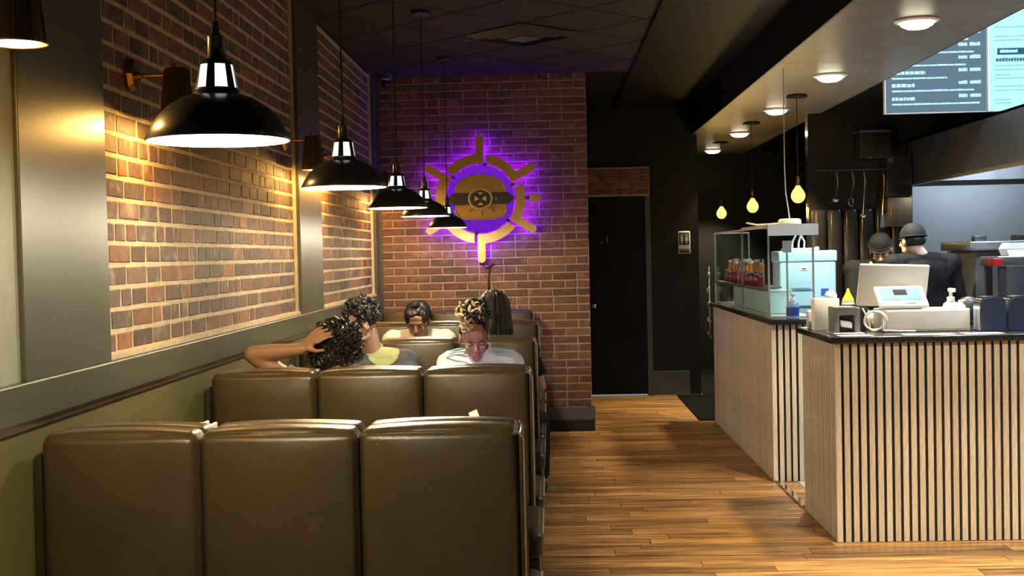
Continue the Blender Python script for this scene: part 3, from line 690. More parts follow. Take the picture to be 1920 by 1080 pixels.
t = thing('sprinkler_head', 'small chrome fire sprinkler head on the black ceiling', 'sprinkler', (-0.55, 8.95, CZ))
q = MB(); q.cyl((-0.55, 8.95, CZ - 0.008), (-0.55, 8.95, CZ - 0.012), 0.04, n=20); q.cyl((-0.55, 8.95, CZ - 0.01), (-0.55, 8.95, CZ - 0.07), 0.014); obj('body', q, 'chrome', t)
q = MB(); q.cyl((-0.55, 8.95, CZ - 0.10), (-0.55, 8.95, CZ - 0.104), 0.022, n=16); q.tube([(-0.565, 8.95, CZ - 0.065), (-0.568, 8.95, CZ - 0.085), (-0.55, 8.95, CZ - 0.102), (-0.532, 8.95, CZ - 0.085), (-0.535, 8.95, CZ - 0.065)], 0.004, 6); obj('deflector', q, 'chrome', t)
t = thing('security_camera', 'small dome security camera at the ceiling corner by brick wall', 'camera', (-1.37, 10.55, CZ))
q = MB(); q.lathe([(0, 0), (0.05, 0), (0.055, -0.03), (0.05, -0.05), (0, -0.05)], 20, (-1.37, 10.55, CZ)); obj('housing', q, 'grey_board', t)
q = MB(); q.ell((-1.37, 10.54, CZ - 0.085), (0.042, 0.05, 0.042)); obj('dome', q, 'gloss_black', t)
q = MB(); q.box(-1.395, -1.335, 10.48, 10.55, CZ - 0.06, CZ - 0.03, 0.006); obj('bracket', q, 'chrome', t)

# ------------------------------------------------------------------ soffit downlights and bulb pendants
def downlight(y, label, x=2.05, z=2.79, spot=84, col=(1.0, 0.80, 0.50), k=1.0):
    t = thing('downlight', label, 'downlight', (x, y, z), 0, 'round downlights along the soffit')
    q = MB(); q.lathe([(0.090, 0.0), (0.120, 0.0), (0.122, -0.006), (0.112, -0.014), (0.097, -0.016), (0.094, -0.006)], 32, (x, y, z)); obj('trim_ring', q, 'enamel_white', t)
    q = MB(); q.lathe([(0.0, -0.052), (0.055, -0.046), (0.085, -0.030), (0.094, -0.012), (0.094, -0.001)], 32, (x, y, z)); obj('lens', q, 'down_glow', t)
    lamp('SPOT', (x, y, z - 0.07), K_DOWN * k, col, t, 0.06, spot, 0.35)
for y, lb in ((2.65, 'soffit downlight just above the camera position'), (4.75, 'soffit downlight above the front of the counter, out at the top'), (6.86, 'largest round soffit downlight, beside the menu screens'), (8.95, 'second round soffit downlight from the menu screens'), (11.05, 'middle soffit downlight, left of the nearest bulb pendant\'s canopy'), (13.17, 'fourth soffit downlight, just left of a pendant canopy'), (15.3, 'smallest and farthest soffit downlight')):
    downlight(y, lb)
downlight(3.7, 'unseen downlight added to light the counter front, above the frame', 2.95, 3.6, 120, (1.0, 0.88, 0.68), 1.5)  # added lamp outside the soffit row, brightens the counter front
def bulb_pendant(x, y, z, label):
    t = thing('bulb_pendant', label, 'lamp', (x, y, z), 0, 'bare amber bulb pendants under the soffit')
    q = MB(); q.lathe([(0, 0), (0.055, 0), (0.085, -0.008), (0.085, -0.022), (0.0, -0.024)], 28, (x, y, 2.79)); obj('canopy', q, 'black_metal', t)
    q = MB(); q.tube([(x, y, z + 0.12), (x, y, 2.77)], 0.003, 6); obj('cord', q, 'cord_black', t)
    q = MB(); q.lathe([(0.006, 0.155), (0.014, 0.15), (0.017, 0.10), (0.017, 0.075), (0, 0.075)], 18, (x, y, z)); obj('socket', q, 'brass', t)
    q = MB(); q.lathe([(0.0, -0.062), (0.022, -0.058), (0.043, -0.042), (0.056, -0.015), (0.056, 0.010), (0.044, 0.038), (0.026, 0.062), (0.017, 0.08)], 28, (x, y, z)); obj('bulb', q, 'bulb_glow', t)
    lamp('POINT', (x, y, z), K_BULB, YEL, t, 0.065)
bulb_pendant(2.03, 10.05, 1.975, 'largest amber bulb pendant, nearest above the display case'); bulb_pendant(2.00, 12.1, 1.965, 'middle amber bulb pendant of the three'); bulb_pendant(1.99, 14.2, 1.965, 'smallest amber bulb pendant, farthest back')
# ------------------------------------------------------------------ slatted counters
TOPZ = 1.045
slat_q = MB(); slat_q.box(-0.014, 0.014, -0.013, 0.0, 0.0, TOPZ - 0.004)
slat_me = make_mesh('slat', slat_q, 'slat_wood', False)
def slats(par, along, a0, a1, fixed, rz, board=0.0):
    a = a0 + 0.014; n = 0; o = origin_of(par)
    while a < a1 - 0.010:
        p = Vector((a, fixed, 0.003)) if along == 'x' else Vector((fixed, a, 0.003))
        inst('slat', slat_me, p - o, par, rz); n += 1
        a += 0.0432 + (0.009 if board and n % 15 == 0 else 0)
nc = thing('service_counter', 'front service counter faced with pale wood slats, black top', 'counter', (2.4, 6.86, 0))
q = MB(); q.box(1.493, 3.4, 6.453, 7.29, 0, TOPZ); obj('carcass', q, 'felt', nc, smooth=False)
slats(nc, 'x', 1.48, 3.4, 6.453, 0.0); slats(nc, 'y', 6.455, 7.29, 1.493, R(-90))
q = MB(); q.box(1.455, 3.42, 6.415, 7.31, TOPZ, 1.08, 0.006); obj('counter_top', q, 'granite', nc)
fc = thing('display_counter', 'rear counter with slatted end carrying the glass case', 'counter', (1.8, 9.6, 0))
q = MB(); q.box(1.473, 2.27, 8.173, 11.07, 0, TOPZ); obj('carcass', q, 'felt', fc, smooth=False)
slats(fc, 'x', 1.46, 2.27, 8.173, 0.0); slats(fc, 'y', 8.175, 11.07, 1.473, R(-90), 1)
q = MB(); q.box(1.44, 2.28, 8.13, 11.09, TOPZ, 1.08, 0.006); obj('counter_top', q, 'granite', fc)
m = MB(); m.box(1.50, 2.14, 7.33, 7.37, 0.0, 0.016); m.box(1.47, 1.50, 7.30, 8.17, 0, 0.02); struct(obj('trim_10', m, 'chrome', smooth=False))
m = MB(); m.box(1.33, 1.46, 11.15, 13.1, 0.001, 0.012, 0.003); m.box(1.33, 1.62, 11.15, 13.1, 0.001, 0.010); tag(obj('floor_mat', m, 'mat_black', smooth=False), 'black rubber mat on the floor beyond the rear counter', 'mat')

# ------------------------------------------------------------------ glass display case
X0, X1, Y0, Y1, ZT = 1.472, 1.78, 8.32, 10.98, 1.70
dc = thing('display_case', 'tall glass display case standing on the rear counter', 'display case', ((X0 + X1) / 2, (Y0 + Y1) / 2, 1.08))
ys = (Y0, 9.45, Y1)
for a, b in ((Y0, 9.45), (9.45, Y1)):
    q = MB(); q.box(X0, X0 + 0.006, a + 0.006, b - 0.006, 1.085, ZT - 0.01); obj('glass_pane', q, 'glass', dc, smooth=False)
q = MB(); q.box(X0 + 0.008, X1, Y0, Y0 + 0.006, 1.085, ZT - 0.01); obj('glass_pane', q, 'glass', dc, smooth=False)
q = MB(); q.box(X0 + 0.008, X1, Y1 - 0.006, Y1, 1.085, ZT - 0.01); obj('glass_pane', q, 'glass', dc, smooth=False)
for yy in ys:
    q = MB(); q.box(X0 - 0.003, X0 + 0.010, yy - 0.006, yy + 0.006, 1.08, ZT); obj('frame_post', q, 'steel', dc, smooth=False)
for yy in (Y0, Y1):
    q = MB(); q.box(X1 - 0.012, X1, yy - 0.006, yy + 0.006, 1.08, ZT); obj('frame_post', q, 'steel', dc, smooth=False)
q = MB(); q.box(X0 - 0.004, X0 + 0.010, Y0, Y1, ZT - 0.012, ZT); q.box(X0, X1, Y1 - 0.012, Y1, ZT - 0.012, ZT); obj('top_rail', q, 'white_plastic', dc, smooth=False)
q = MB(); q.box(X0, X1 + 0.03, Y0 - 0.01, 9.45, ZT, ZT + 0.012); q.box(X0, X1 + 0.03, Y0 - 0.012, Y0 + 0.005, ZT - 0.065, ZT + 0.012); obj('top_panel', q, 'white_plastic', dc, smooth=False)
q = MB(); q.box(X0 + 0.01, 1.66, 8.85, Y1 - 0.012, 1.262, 1.274); obj('shelf', q, 'steel_dark', dc, smooth=False)
q = MB(); q.box(X0 - 0.005, X0 + 0.007, Y0, Y1, 1.258, 1.276); obj('shelf_edge', q, 'steel', dc, smooth=False)
q = MB(); q.box(X0 + 0.03, X1 - 0.02, Y0 + 0.03, Y1 - 0.05, 1.0805, 1.09); obj('base_tray', q, 'cream', dc, smooth=False)
# jars of orange and red preserves on the shelf
def jar(x, y, z, r, h, body, lid, label):
    t = thing('jar', label, 'jar', (x, y, z), 0, 'jars inside the display case')
    q = MB(); q.lathe([(0, 0), (r * 0.92, 0), (r, 0.008), (r, h * 0.78), (r * 0.82, h * 0.88), (r * 0.8, h * 0.9)], 16, (x, y, z)); obj('body', q, body, t)
    q = MB(); q.lathe([(r * 0.86, h * 0.88), (r * 0.86, h), (0, h)], 16, (x, y, z)); obj('lid', q, lid, t)
JN = ('orange jar, %s from the near end of its row in the glass case', 'short dark red jar, %s from the near end of its row in the glass case')
ORD = ('first', 'second', 'third', 'fourth', 'fifth', 'sixth', 'seventh', 'eighth')
for k in range(8):
    jar(1.60, 9.46 + k * 0.185, 1.275, 0.045, 0.195 - 0.012 * (k % 3), 'juice_orange', 'white_plastic' if k % 2 else 'chrome', JN[0] % ORD[k])
for k in range(8):
    jar(1.525, 9.02 + k * 0.215, 1.275, 0.036, 0.095 + 0.01 * (k % 2), 'juice_red', 'chrome', JN[1] % ORD[k])
m = MB(); m.rbox((1.60, 9.40, 1.172), (0.085, 0.80, 0.080), 0.01, 2, 1); m.rbox((1.60, 9.40, 1.252), (0.088, 0.803, 0.005), 0.004, 1, 1)
t = thing('storage_box', 'pale teal plastic box on the floor of the glass case', 'box', (1.60, 9.22, 1.091)); obj('body', m, 'teal_box', t)
q = MB(); q.box(1.512, 1.515, 8.7, 9.75, 1.115, 1.12); obj('ridge', q, 'cream', t, smooth=False)
t = thing('case_lamp', 'flat white round lamp with cord lying on top of display case', 'lamp', (1.66, 8.52, ZT + 0.012))
q = MB(); q.lathe([(0, 0), (0.072, 0), (0.078, 0.008), (0.076, 0.032), (0.06, 0.04), (0, 0.042)], 28, (1.66, 8.52, ZT + 0.012)); obj('body', q, 'cream', t)
q = MB(); q.tube([(1.66, 8.52, 1.75), (1.655, 8.54, 1.83), (1.64, 8.54, 1.93), (1.635, 8.54, 2.10), (1.635, 8.54, 2.79)], 0.004, 6); obj('cord', q, 'cord_white', t)
q = MB(); q.tube([(1.60, 8.52, 1.725), (1.54, 8.6, 1.72), (1.50, 8.95, 1.725), (1.49, 9.3, 1.745)], 0.006, 6); obj('power_lead', q, 'cord_white', t)
t = thing('chalk_tag', 'grey price card clipped inside the end of the glass case', 'card', (1.60, 8.36, 1.5))
q = MB(); q.box(1.575, 1.635, 8.345, 8.35, 1.52, 1.60); obj('card', q, 'grey_plastic', t, smooth=False)
q = MB(); q.box(1.600, 1.612, 8.352, 8.358, 1.09, 1.58); obj('stem', q, 'steel', t, smooth=False)

# ------------------------------------------------------------------ bulk container
bx, by = 2.0, 9.90
t = thing('food_bin', 'large pale blue lidded plastic bin beside the glass case', 'bin', (bx + 0.02, by, 1.08))
q = MB(); q.rbox((bx + 0.035, by, 1.265), (0.222, 0.16, 0.185), 0.02, 3, 2); bd = obj('body', q, 'bin_blue', t)
q = MB(); q.rbox((bx + 0.035, by, 1.482), (0.230, 0.168, 0.045), 0.014, 3, 2); q.rbox((bx + 0.005, by, 1.535), (0.13, 0.12, 0.014), 0.01, 2, 1); q.rbox((bx + 0.125, by - 0.08, 1.542), (0.016, 0.03, 0.016), 0.012, 3, 1); obj('lid', q, 'bin_blue', t)
q = MB(); q.rbox((bx + 0.0, by - 0.166, 1.385), (0.036, 0.010, 0.017), 0.009, 3, 1); hnd = obj('latch', q, 'white_plastic', t)
q = MB(); q.box(bx - 0.018, bx + 0.02, by - 0.178, by - 0.175, 1.381, 1.389); obj('latch_slot', q, 'dark_plastic', hnd, smooth=False)
q = MB(); q.rbox((bx - 0.03, by - 0.165, 1.32), (0.10, 0.006, 0.10), 0.005, 2, 1); q.box(bx - 0.10, bx + 0.045, by - 0.175, by - 0.168, 1.235, 1.240); obj('front_panel', q, 'bin_blue', t)
q = MB(); q.box(bx + 0.135, bx + 0.195, by - 0.163, by - 0.16, 1.17, 1.225); obj('sticker', q, 'label_blue', t, smooth=False)
for k, (xx, r0) in enumerate(((bx - 0.055, 0.05), (bx - 0.005, 0.035), (bx + 0.04, -0.04))):
    q = MB(); q.tube([(xx, by, 1.54), (xx + 0.004, by, 1.60), (xx + r0 * 0.6, by, 1.65), (xx + r0, by, 1.69)], 0.008, 8); obj('hose', q, 'white_plastic', t)

# ------------------------------------------------------------------ things on the counters
def pump(x, y, z, r, h, body, head, label, name='pump_bottle', lab=None, ell=(1, 0.7)):
    t = thing(name, label, 'bottle', (x, y, z))
    q = MB(); q.lathe([(0, 0), (r * 0.95, 0), (r, 0.008), (r, h * 0.50), (r * 0.88, h * 0.60), (r * 0.45, h * 0.66), (r * 0.42, h * 0.70), (0, h * 0.70)], 24, (x, y, z), ell=ell); obj('body', q, body, t)
    q = MB(); q.lathe([(r * 0.46, h * 0.66), (r * 0.46, h * 0.76), (r * 0.2, h * 0.78), (r * 0.2, h * 0.90)], 16, (x, y, z)); q.rbox((x, y - r * 0.35, z + h * 0.94), (r * 0.28, r * 0.75, h * 0.05), r * 0.14, 2, 1); obj('pump', q, head, t)
    if lab:
        q = MB(); q.lathe([(r * 1.01, h * 0.10), (r * 1.01, h * 0.44)], 24, (x, y, z), ell=ell); obj('print_band', q, lab, t)
    return t
CT = 1.081
t = thing('register_monitor', 'pale grey back of a register monitor facing the staff', 'monitor', (1.955, 6.98, CT))
rt = Matrix.Rotation(R(14), 3, 'X') @ Matrix.Rotation(R(2.5), 3, 'Y')
q = MB(); q.rbox((1.945, 7.03, 1.325), (0.196, 0.011, 0.124), 0.009, 2, 1, rot=rt); obj('screen_shell', q, 'monitor_back', t)
q = MB(); q.rbox((1.96, 6.998, 1.262), (0.072, 0.014, 0.055), 0.008, 2, 1, rot=rt); obj('mount_plate', q, 'grey_plastic', t)
q = MB(); q.box(1.93, 1.99, 6.97, 7.0, CT + 0.008, 1.25, 0.006); obj('stand', q, 'grey_plastic', t)
q = MB(); q.box(1.85, 2.07, 6.965, 7.13, CT, CT + 0.01, 0.004); obj('foot', q, 'grey_plastic', t)
t = thing('cash_drawer', 'wide white cash drawer box on the front counter', 'cash drawer', (2.03, 6.8, CT))
q = MB(); q.rbox((2.045, 6.84, CT + 0.061), (0.231, 0.115, 0.060), 0.004, 2, 1); obj('housing', q, 'box_white', t)
q = MB(); q.box(1.825, 2.265, 6.721, 6.725, CT + 0.012, CT + 0.112, 0.001); obj('drawer_front', q, 'box_white', t)
t = thing('card_terminal', 'white payment terminal with blue face tilted on the cash drawer', 'card terminal', (1.92, 6.79, CT + 0.122))
rt = Matrix.Rotation(R(38), 3, 'X'); c0 = Vector((1.925, 6.80, CT + 0.185))
def tilt(q, x, y, hx, hy, hz, z=0.0, r=0.004):
    p = c0 + rt @ Vector((x, y, z)); q.rbox(p, (hx, hy, hz), r, 2, 1, rot=rt); return q
obj('shell', tilt(MB(), 0, 0, 0.135, 0.086, 0.014, 0, 0.012), 'white_plastic', t)
obj('face', tilt(MB(), 0, 0.012, 0.108, 0.052, 0.002, 0.0145, 0.001), 'blue_print', t)
obj('display', tilt(MB(), -0.002, 0.024, 0.036, 0.022, 0.002, 0.0170, 0.001), 'felt', t)
obj('card_slot', tilt(MB(), 0.03, -0.066, 0.036, 0.004, 0.002, 0.0145, 0.001), 'dark_plastic', t)
q = MB(); q.rbox((1.93, 6.82, CT + 0.135), (0.10, 0.07, 0.013), 0.008, 2, 1); obj('stand', q, 'grey_plastic', t)
q = MB(); cpts = []
for k in range(44):
    a = k / 44 * math.pi * 4.2; cpts.append((1.766 + 0.056 * math.cos(a) - 0.02 * (k / 44), 6.70 + 0.01 * math.sin(a * 0.5), CT + 0.066 + 0.055 * math.sin(a) * (1 - 0.12 * (k % 9) / 9)))
cpts += [(1.80, 6.69, CT + 0.012), (1.88, 6.68, CT + 0.008), (1.97, 6.69, CT + 0.006)]
q.tube(cpts, 0.0045, 6); tag(obj('cable_coil', q, 'cord_white', loc=(1.765, 6.76, CT)), 'loose coil of white cable left of the cash drawer', 'cable')
pump(2.265, 7.01, CT, 0.047, 0.225, 'white_plastic', 'white_plastic', 'white pump sanitizer bottle right of the monitor', lab=None)
t = thing('label_bottle', 'white bottle with dark blue label behind the pump bottle', 'bottle', (2.335, 7.06, CT)); q = MB(); q.lathe([(0, 0), (0.03, 0), (0.03, 0.115), (0.012, 0.135), (0.012, 0.15), (0, 0.15)], 20, (2.335, 7.06, CT)); obj('body', q, 'white_plastic', t)
q = MB(); q.lathe([(0.0305, 0.01), (0.0305, 0.085)], 20, (2.335, 7.06, CT)); obj('print_band', q, 'label_blue', t)
t = thing('desk_device', 'rounded black device with bent steel wire arm', 'device', (2.40, 7.13, CT)); q = MB(); q.ell((2.40, 7.13, CT + 0.085), (0.085, 0.045, 0.084)); obj('body', q, 'dark_plastic', t)
q = MB(); q.tube([(2.37, 7.12, CT + 0.16), (2.43, 7.11, CT + 0.155), (2.48, 7.10, CT + 0.125), (2.505, 7.10, CT + 0.11), (2.51, 7.10, CT + 0.0)], 0.004, 6); obj('wire_arm', q, 'chrome', t)
for x_, lb in ((2.365, 'left navy and chrome napkin dispenser with rounded top'), (2.513, 'right navy and chrome napkin dispenser, at the frame edge')):
    t = thing('napkin_dispenser', lb, 'dispenser', (x_, 6.68, CT), 0, 'napkin dispensers on the front counter')
    def arch(w, h): return [(x_ - w, CT + 0.002), (x_ + w, CT + 0.002)] + [(x_ + w * math.cos(R(a)) if a in (0, 180) else x_ + math.copysign(abs(math.cos(R(a))) ** 0.55, math.cos(R(a))) * w, CT + h - 0.055 + 0.055 * math.sin(R(a)) ** 0.8) for a in range(0, 181, 15)]
    q = MB(); q.prism(arch(0.070, 0.187), 6.63, 6.73); bd = obj('chrome_body', q, 'chrome', t, angle=30)
    q = MB(); q.prism(arch(0.066, 0.180), 6.622, 6.632); obj('face_plate', q, 'navy', t, angle=30)
    q = MB(); q.prism(arch(0.066, 0.180), 6.728, 6.738); obj('face_plate', q, 'navy', t, angle=30)
# left cluster
pump(1.614, 8.225, CT, 0.043, 0.17, 'bin_blue', 'white_plastic', 'pale blue soap bottle in front of the blue bin', 'soap_bottle', 'label_blue')
t = thing('paper_box', 'tall white cardboard box near the counter corner', 'box', (1.555, 7.0, CT)); q = MB(); q.rbox((1.556, 7.0, CT + 0.09), (0.070, 0.045, 0.09), 0.003, 1, 1); obj('body', q, 'paper', t)
q = MB(); q.box(1.598, 1.622, 6.953, 6.955, CT + 0.002, CT + 0.03); obj('patch', q, 'grey_plastic', t, smooth=False)
t = thing('clear_pouch', 'grey see-through packet left of the white box', 'packet', (1.50, 7.12, CT)); q = MB(); q.rbox((1.50, 7.12, CT + 0.055), (0.024, 0.02, 0.054), 0.012, 3, 1); obj('body', q, 'grey_plastic', t); q = MB(); q.rbox((1.50, 7.098, CT + 0.03), (0.015, 0.003, 0.018), 0.002, 1, 1); obj('patch', q, 'mid_grey', t)
t = thing('round_cap_bottle', 'bottle with round white cap behind the white box', 'bottle', (1.625, 7.16, CT)); q = MB(); q.lathe([(0, 0), (0.028, 0), (0.028, 0.14), (0.02, 0.155), (0, 0.155)], 20, (1.625, 7.16, CT)); obj('body', q, 'white_plastic', t); q = MB(); q.ell((1.625, 7.16, CT + 0.185), (0.036, 0.036, 0.034)); obj('cap', q, 'foam_white', t)
t = thing('squeeze_bottle', 'squeeze bottle with yellow cone top and black label', 'bottle', (1.70, 7.06, CT)); q = MB(); q.lathe([(0, 0), (0.036, 0), (0.038, 0.01), (0.038, 0.14), (0.030, 0.165)], 20, (1.70, 7.06, CT)); obj('body', q, 'white_plastic', t)
q = MB(); q.lathe([(0.034, 0.160), (0.030, 0.172), (0.010, 0.212), (0.006, 0.23), (0, 0.232)], 20, (1.70, 7.06, CT)); obj('cone_cap', q, 'yellow', t); q = MB(); q.lathe([(0.0388, 0.07), (0.0388, 0.14)], 20, (1.70, 7.06, CT)); obj('label_band', q, 'dark_plastic', t)
t = thing('receipt_printer', 'grey receipt printer with dark slot at the counter corner', 'printer', (1.60, 6.72, CT)); q = MB()
q.box(1.527, 1.556, 6.66, 6.80, CT, CT + 0.145, 0.004); q.box(1.640, 1.668, 6.66, 6.80, CT, CT + 0.140, 0.004); q.box(1.55, 1.65, 6.66, 6.80, CT + 0.10, CT + 0.145, 0.004); q.box(1.55, 1.65, 6.76, 6.80, CT, CT + 0.12); obj('housing', q, 'mid_grey', t)
q = MB(); q.box(1.556, 1.640, 6.72, 6.76, CT + 0.002, CT + 0.10); obj('slot', q, 'dark_plastic', t, smooth=False)
q = MB(); q.rbox((1.598, 6.69, CT + 0.05), (0.033, 0.012, 0.018), 0.009, 3, 2, lambda u, v, w: (0, 0, 0.008 * math.sin(5 * u))); obj('receipt_paper', q, 'foam_white', t)
q = MB(); q.box(1.52, 1.68, 6.60, 6.82, CT - 0.0005, CT + 0.006, 0.002); obj('base_plate', q, 'grey_plastic', t)
t = thing('black_cup', 'black cup with a white cord beside the receipt printer', 'cup', (1.712, 6.82, CT)); q = MB(); q.lathe([(0, 0), (0.026, 0), (0.032, 0.115), (0.029, 0.115), (0.024, 0.006), (0, 0.006)], 20, (1.712, 6.82, CT)); obj('body', q, 'dark_plastic', t); q = MB(); q.tube([(1.712, 6.79, CT + 0.13), (1.735, 6.78, CT + 0.08), (1.748, 6.78, CT + 0.04), (1.748, 6.775, CT + 0.01)], 0.005, 6); obj('cord', q, 'cord_white', t)
q = MB(); q.rbox((1.785, 7.02, CT + 0.045), (0.055, 0.045, 0.044), 0.03, 4, 2, lambda u, v, w: (0.006 * math.sin(7 * w), 0, 0.01 * math.sin(4 * u))); tag(obj('paper_bag', q, 'cream', loc=(1.785, 7.02, CT)), 'crumpled cream paper bag beside the monitor foot', 'bag')
for (a, b, c, d, rz, lb) in ((1.60, 6.50, 0.085, 0.05, 4, 'white sheet of paper at the counter corner edge'), (1.98, 6.49, 0.13, 0.045, -2, 'white paper strip in front of the cash drawer'), (2.26, 6.50, 0.10, 0.05, 2, 'white paper strip in front of the napkin dispensers'), (1.53, 7.20, 0.05, 0.06, 10, 'white sheet at the far left end of the counter')):
    q = MB(); q.rbox((a, b, CT + 0.001), (c, d, 0.0009), 0.0005, 1, 1, rot=Matrix.Rotation(R(rz), 3, 'Z')); tag(obj('paper_sheet', q, 'paper', smooth=False, loc=(a, b, CT)), lb, 'paper', 'papers on the front counter')

# ------------------------------------------------------------------ menu screens
def screen(x0, x1, z0, z1, y, face, label, lines):
    t = thing('menu_screen', label, 'screen', ((x0 + x1) / 2, y, z0), 0, 'hanging menu screens')
    q = MB(); q.box(x0 - 0.008, x1 + 0.004, y + 0.003, y + 0.05, z0 - 0.008, z1 + 0.01, 0.003); obj('housing', q, 'grey_plastic', t)
    q = MB(); q.box(x0, x1, y - 0.001, y + 0.004, z0, z1); obj('display', q, face, t, smooth=False)
    q = MB(); q.box((x0 + x1) / 2 - 0.02, (x0 + x1) / 2 + 0.02, y + 0.05, y + 0.08, z1 - 0.2, 3.6); obj('hanger', q, 'black_metal', t, smooth=False)
    for mt, rects in lines.items():
        q = MB()
        for (a, b, c, d) in rects: q.box(x0 + a, x0 + b, y - 0.004, y - 0.0015, z0 + c, z0 + d)
        obj('print_lines', q, mt, t, smooth=False)['kind'] = 'stuff'
def words(a, b, z, h, lo=0.012, hi=0.04, gap=0.006):
    out = []; x = a
    while x < b:
        w = min(random.uniform(lo, hi), b - x); out.append((x, x + w, z, z + h * random.uniform(0.8, 1.0))); x += w + gap
    return out
rnd = random.getstate(); random.seed(3)
L1 = []
for k, (zz, l2) in enumerate(((0.055, 0.70), (0.155, 0.66), (0.25, 0.46), (0.345, 0.60), (0.44, 0.66), (0.535, 0.62), (0.63, 0.66))):
    L1 += words(0.045, 0.045 + (0.17, 0.17, 0.25, 0.20, 0.16, 0.22, 0.18)[k], zz + 0.035, 0.026); L1 += words(0.045, l2, zz, 0.013, 0.03, 0.09, 0.004)
    L1 += words(0.545, 0.61, zz + 0.05, 0.026, 0.012, 0.02, 0.003) + words(0.63, 0.71, zz + 0.05, 0.028, 0.012, 0.02, 0.003)
screen(2.570, 3.325, 2.555, 3.33, 9.40, 'screen_dark', 'left menu screen with pale blue text on a slate background', {'print_cyan': L1})
L2 = []
for zz in (0.05, 0.075, 0.145, 0.175, 0.235, 0.26, 0.30, 0.33, 0.52, 0.55, 0.62): L2 += words(0.04, random.choice((0.16, 0.50, 0.62)), zz, 0.008, 0.03, 0.09, 0.004)
screen(3.345, 4.10, 2.555, 3.33, 9.40, 'screen_light', 'right menu screen with a bright mint background, at frame edge', {'print_teal': L2, 'print_navy': [(0.06, 0.46, 0.415, 0.465)], 'print_black': words(0.05, 0.5, 0.365, 0.028, 0.012, 0.02, 0.005), 'print_cyan': [(a, b, c, d) for a, b, c, d in words(0.08, 0.21, 0.43, 0.024, 0.012, 0.02, 0.003)]})
for s_ in [o for o in bpy.data.objects if o.name.startswith('print_lines') and o.active_material.name == 'print_cyan' and o.parent.location.x > 3.4]:
    s_.location.y -= 0.003
random.setstate(rnd)

# restroom sign
t = thing('restroom_sign', 'small black restroom sign with white figures on the rear wall', 'sign', (1.445, 13.19, 1.52))
q = MB(); q.rbox((1.445, 13.19, 1.635), (0.063, 0.006, 0.118), 0.005, 2, 1); obj('plate', q, 'sign_white', t)
q = MB(); q.rbox((1.445, 13.184, 1.675), (0.055, 0.003, 0.068), 0.002, 1, 1); q.rbox((1.445, 13.184, 1.545), (0.055, 0.003, 0.022), 0.002, 1, 1); obj('field', q, 'dark_plastic', t)
for sx in (-0.026, 0.026):
    q = MB(); q.cyl((1.445 + sx, 13.181, 1.71), (1.445 + sx, 13.178, 1.71), 0.009, n=12)
    q.prism([(1.445 + sx - 0.012, 1.695), (1.445 + sx - (0.020 if sx > 0 else 0.010), 1.652), (1.445 + sx - 0.006, 1.652), (1.445 + sx - 0.006, 1.622), (1.445 + sx + 0.006, 1.622), (1.445 + sx + 0.006, 1.652), (1.445 + sx + (0.020 if sx > 0 else 0.010), 1.652), (1.445 + sx + 0.012, 1.695)], 13.178, 13.181); obj('figure', q, 'sign_white', t, smooth=False)

# ------------------------------------------------------------------ kitchen
t = thing('exhaust_hood', 'stainless exhaust hood over the cook line', 'hood', (4.4, 10.0, 2.1))
q = MB(); q.box(3.33, 3.345, 8.5, 11.47, 2.12, 2.52); q.box(3.33, 5.49, 8.49, 8.505, 2.12, 2.52); q.box(3.33, 5.49, 8.5, 11.47, 2.50, 2.52); obj('shell', q, 'steel_dark', t, smooth=False)
q = MB(); q.box(3.345, 3.35, 8.51, 11.46, 2.13, 2.49); q.box(3.345, 5.48, 8.51, 11.46, 2.485, 2.495); q.box(3.345, 5.48, 11.44, 11.465, 2.12, 2.49); obj('lining', q, 'steel', t, smooth=False)
q = MB(); q.box(3.325, 3.36, 8.485, 11.465, 2.10, 2.125); q.box(3.36, 5.49, 8.485, 8.52, 2.10, 2.125); obj('drip_rim', q, 'steel', t, smooth=False)
for xx, yy in ((3.95, 10.6), (4.35, 10.9)):
    q = MB(); q.cyl((xx, yy, 2.49), (xx, yy, 2.26), 0.012, n=10); q.lathe([(0.0, 0.0), (0.02, 0.0), (0.012, 0.04), (0, 0.045)], 12, (xx, yy, 2.22)); obj('nozzle', q, 'chrome', t)
q = MB(); q.box(3.36, 5.48, 11.43, 11.44, 2.10, 2.14); obj('rear_seam', q, 'kick_black', t, smooth=False)
q = MB(); q.box(4.0, 5.0, 9.4, 9.6, 2.46, 2.485); obj('hood_light', q, 'panel_glow', t, smooth=False)
lamp('AREA', (4.4, 9.6, 2.44), 26, COOL, t, sx=1.2, sy=0.25)
# ceiling light panels of the kitchen
for x_, y_, lb in ((3.1, 8.2, 'square kitchen ceiling light panel above the register staff'), (3.6, 6.3, 'square kitchen ceiling light panel above the front counter'),):
    t = thing('ceiling_panel', lb, 'ceiling light', (x_, y_, 3.57), 0, 'kitchen light panels')
    q = MB(); q.box(x_ - 0.3, x_ + 0.3, y_ - 0.3, y_ + 0.3, 3.575, 3.60, 0.004); obj('frame', q, 'enamel_white', t)
    q = MB(); q.box(x_ - 0.28, x_ + 0.28, y_ - 0.28, y_ + 0.28, 3.568, 3.576); obj('diffuser', q, 'panel_glow', t, smooth=False)
    lamp('AREA', (x_, y_, 3.55), K_PANEL, COOL, t, sx=0.56, sy=0.56)
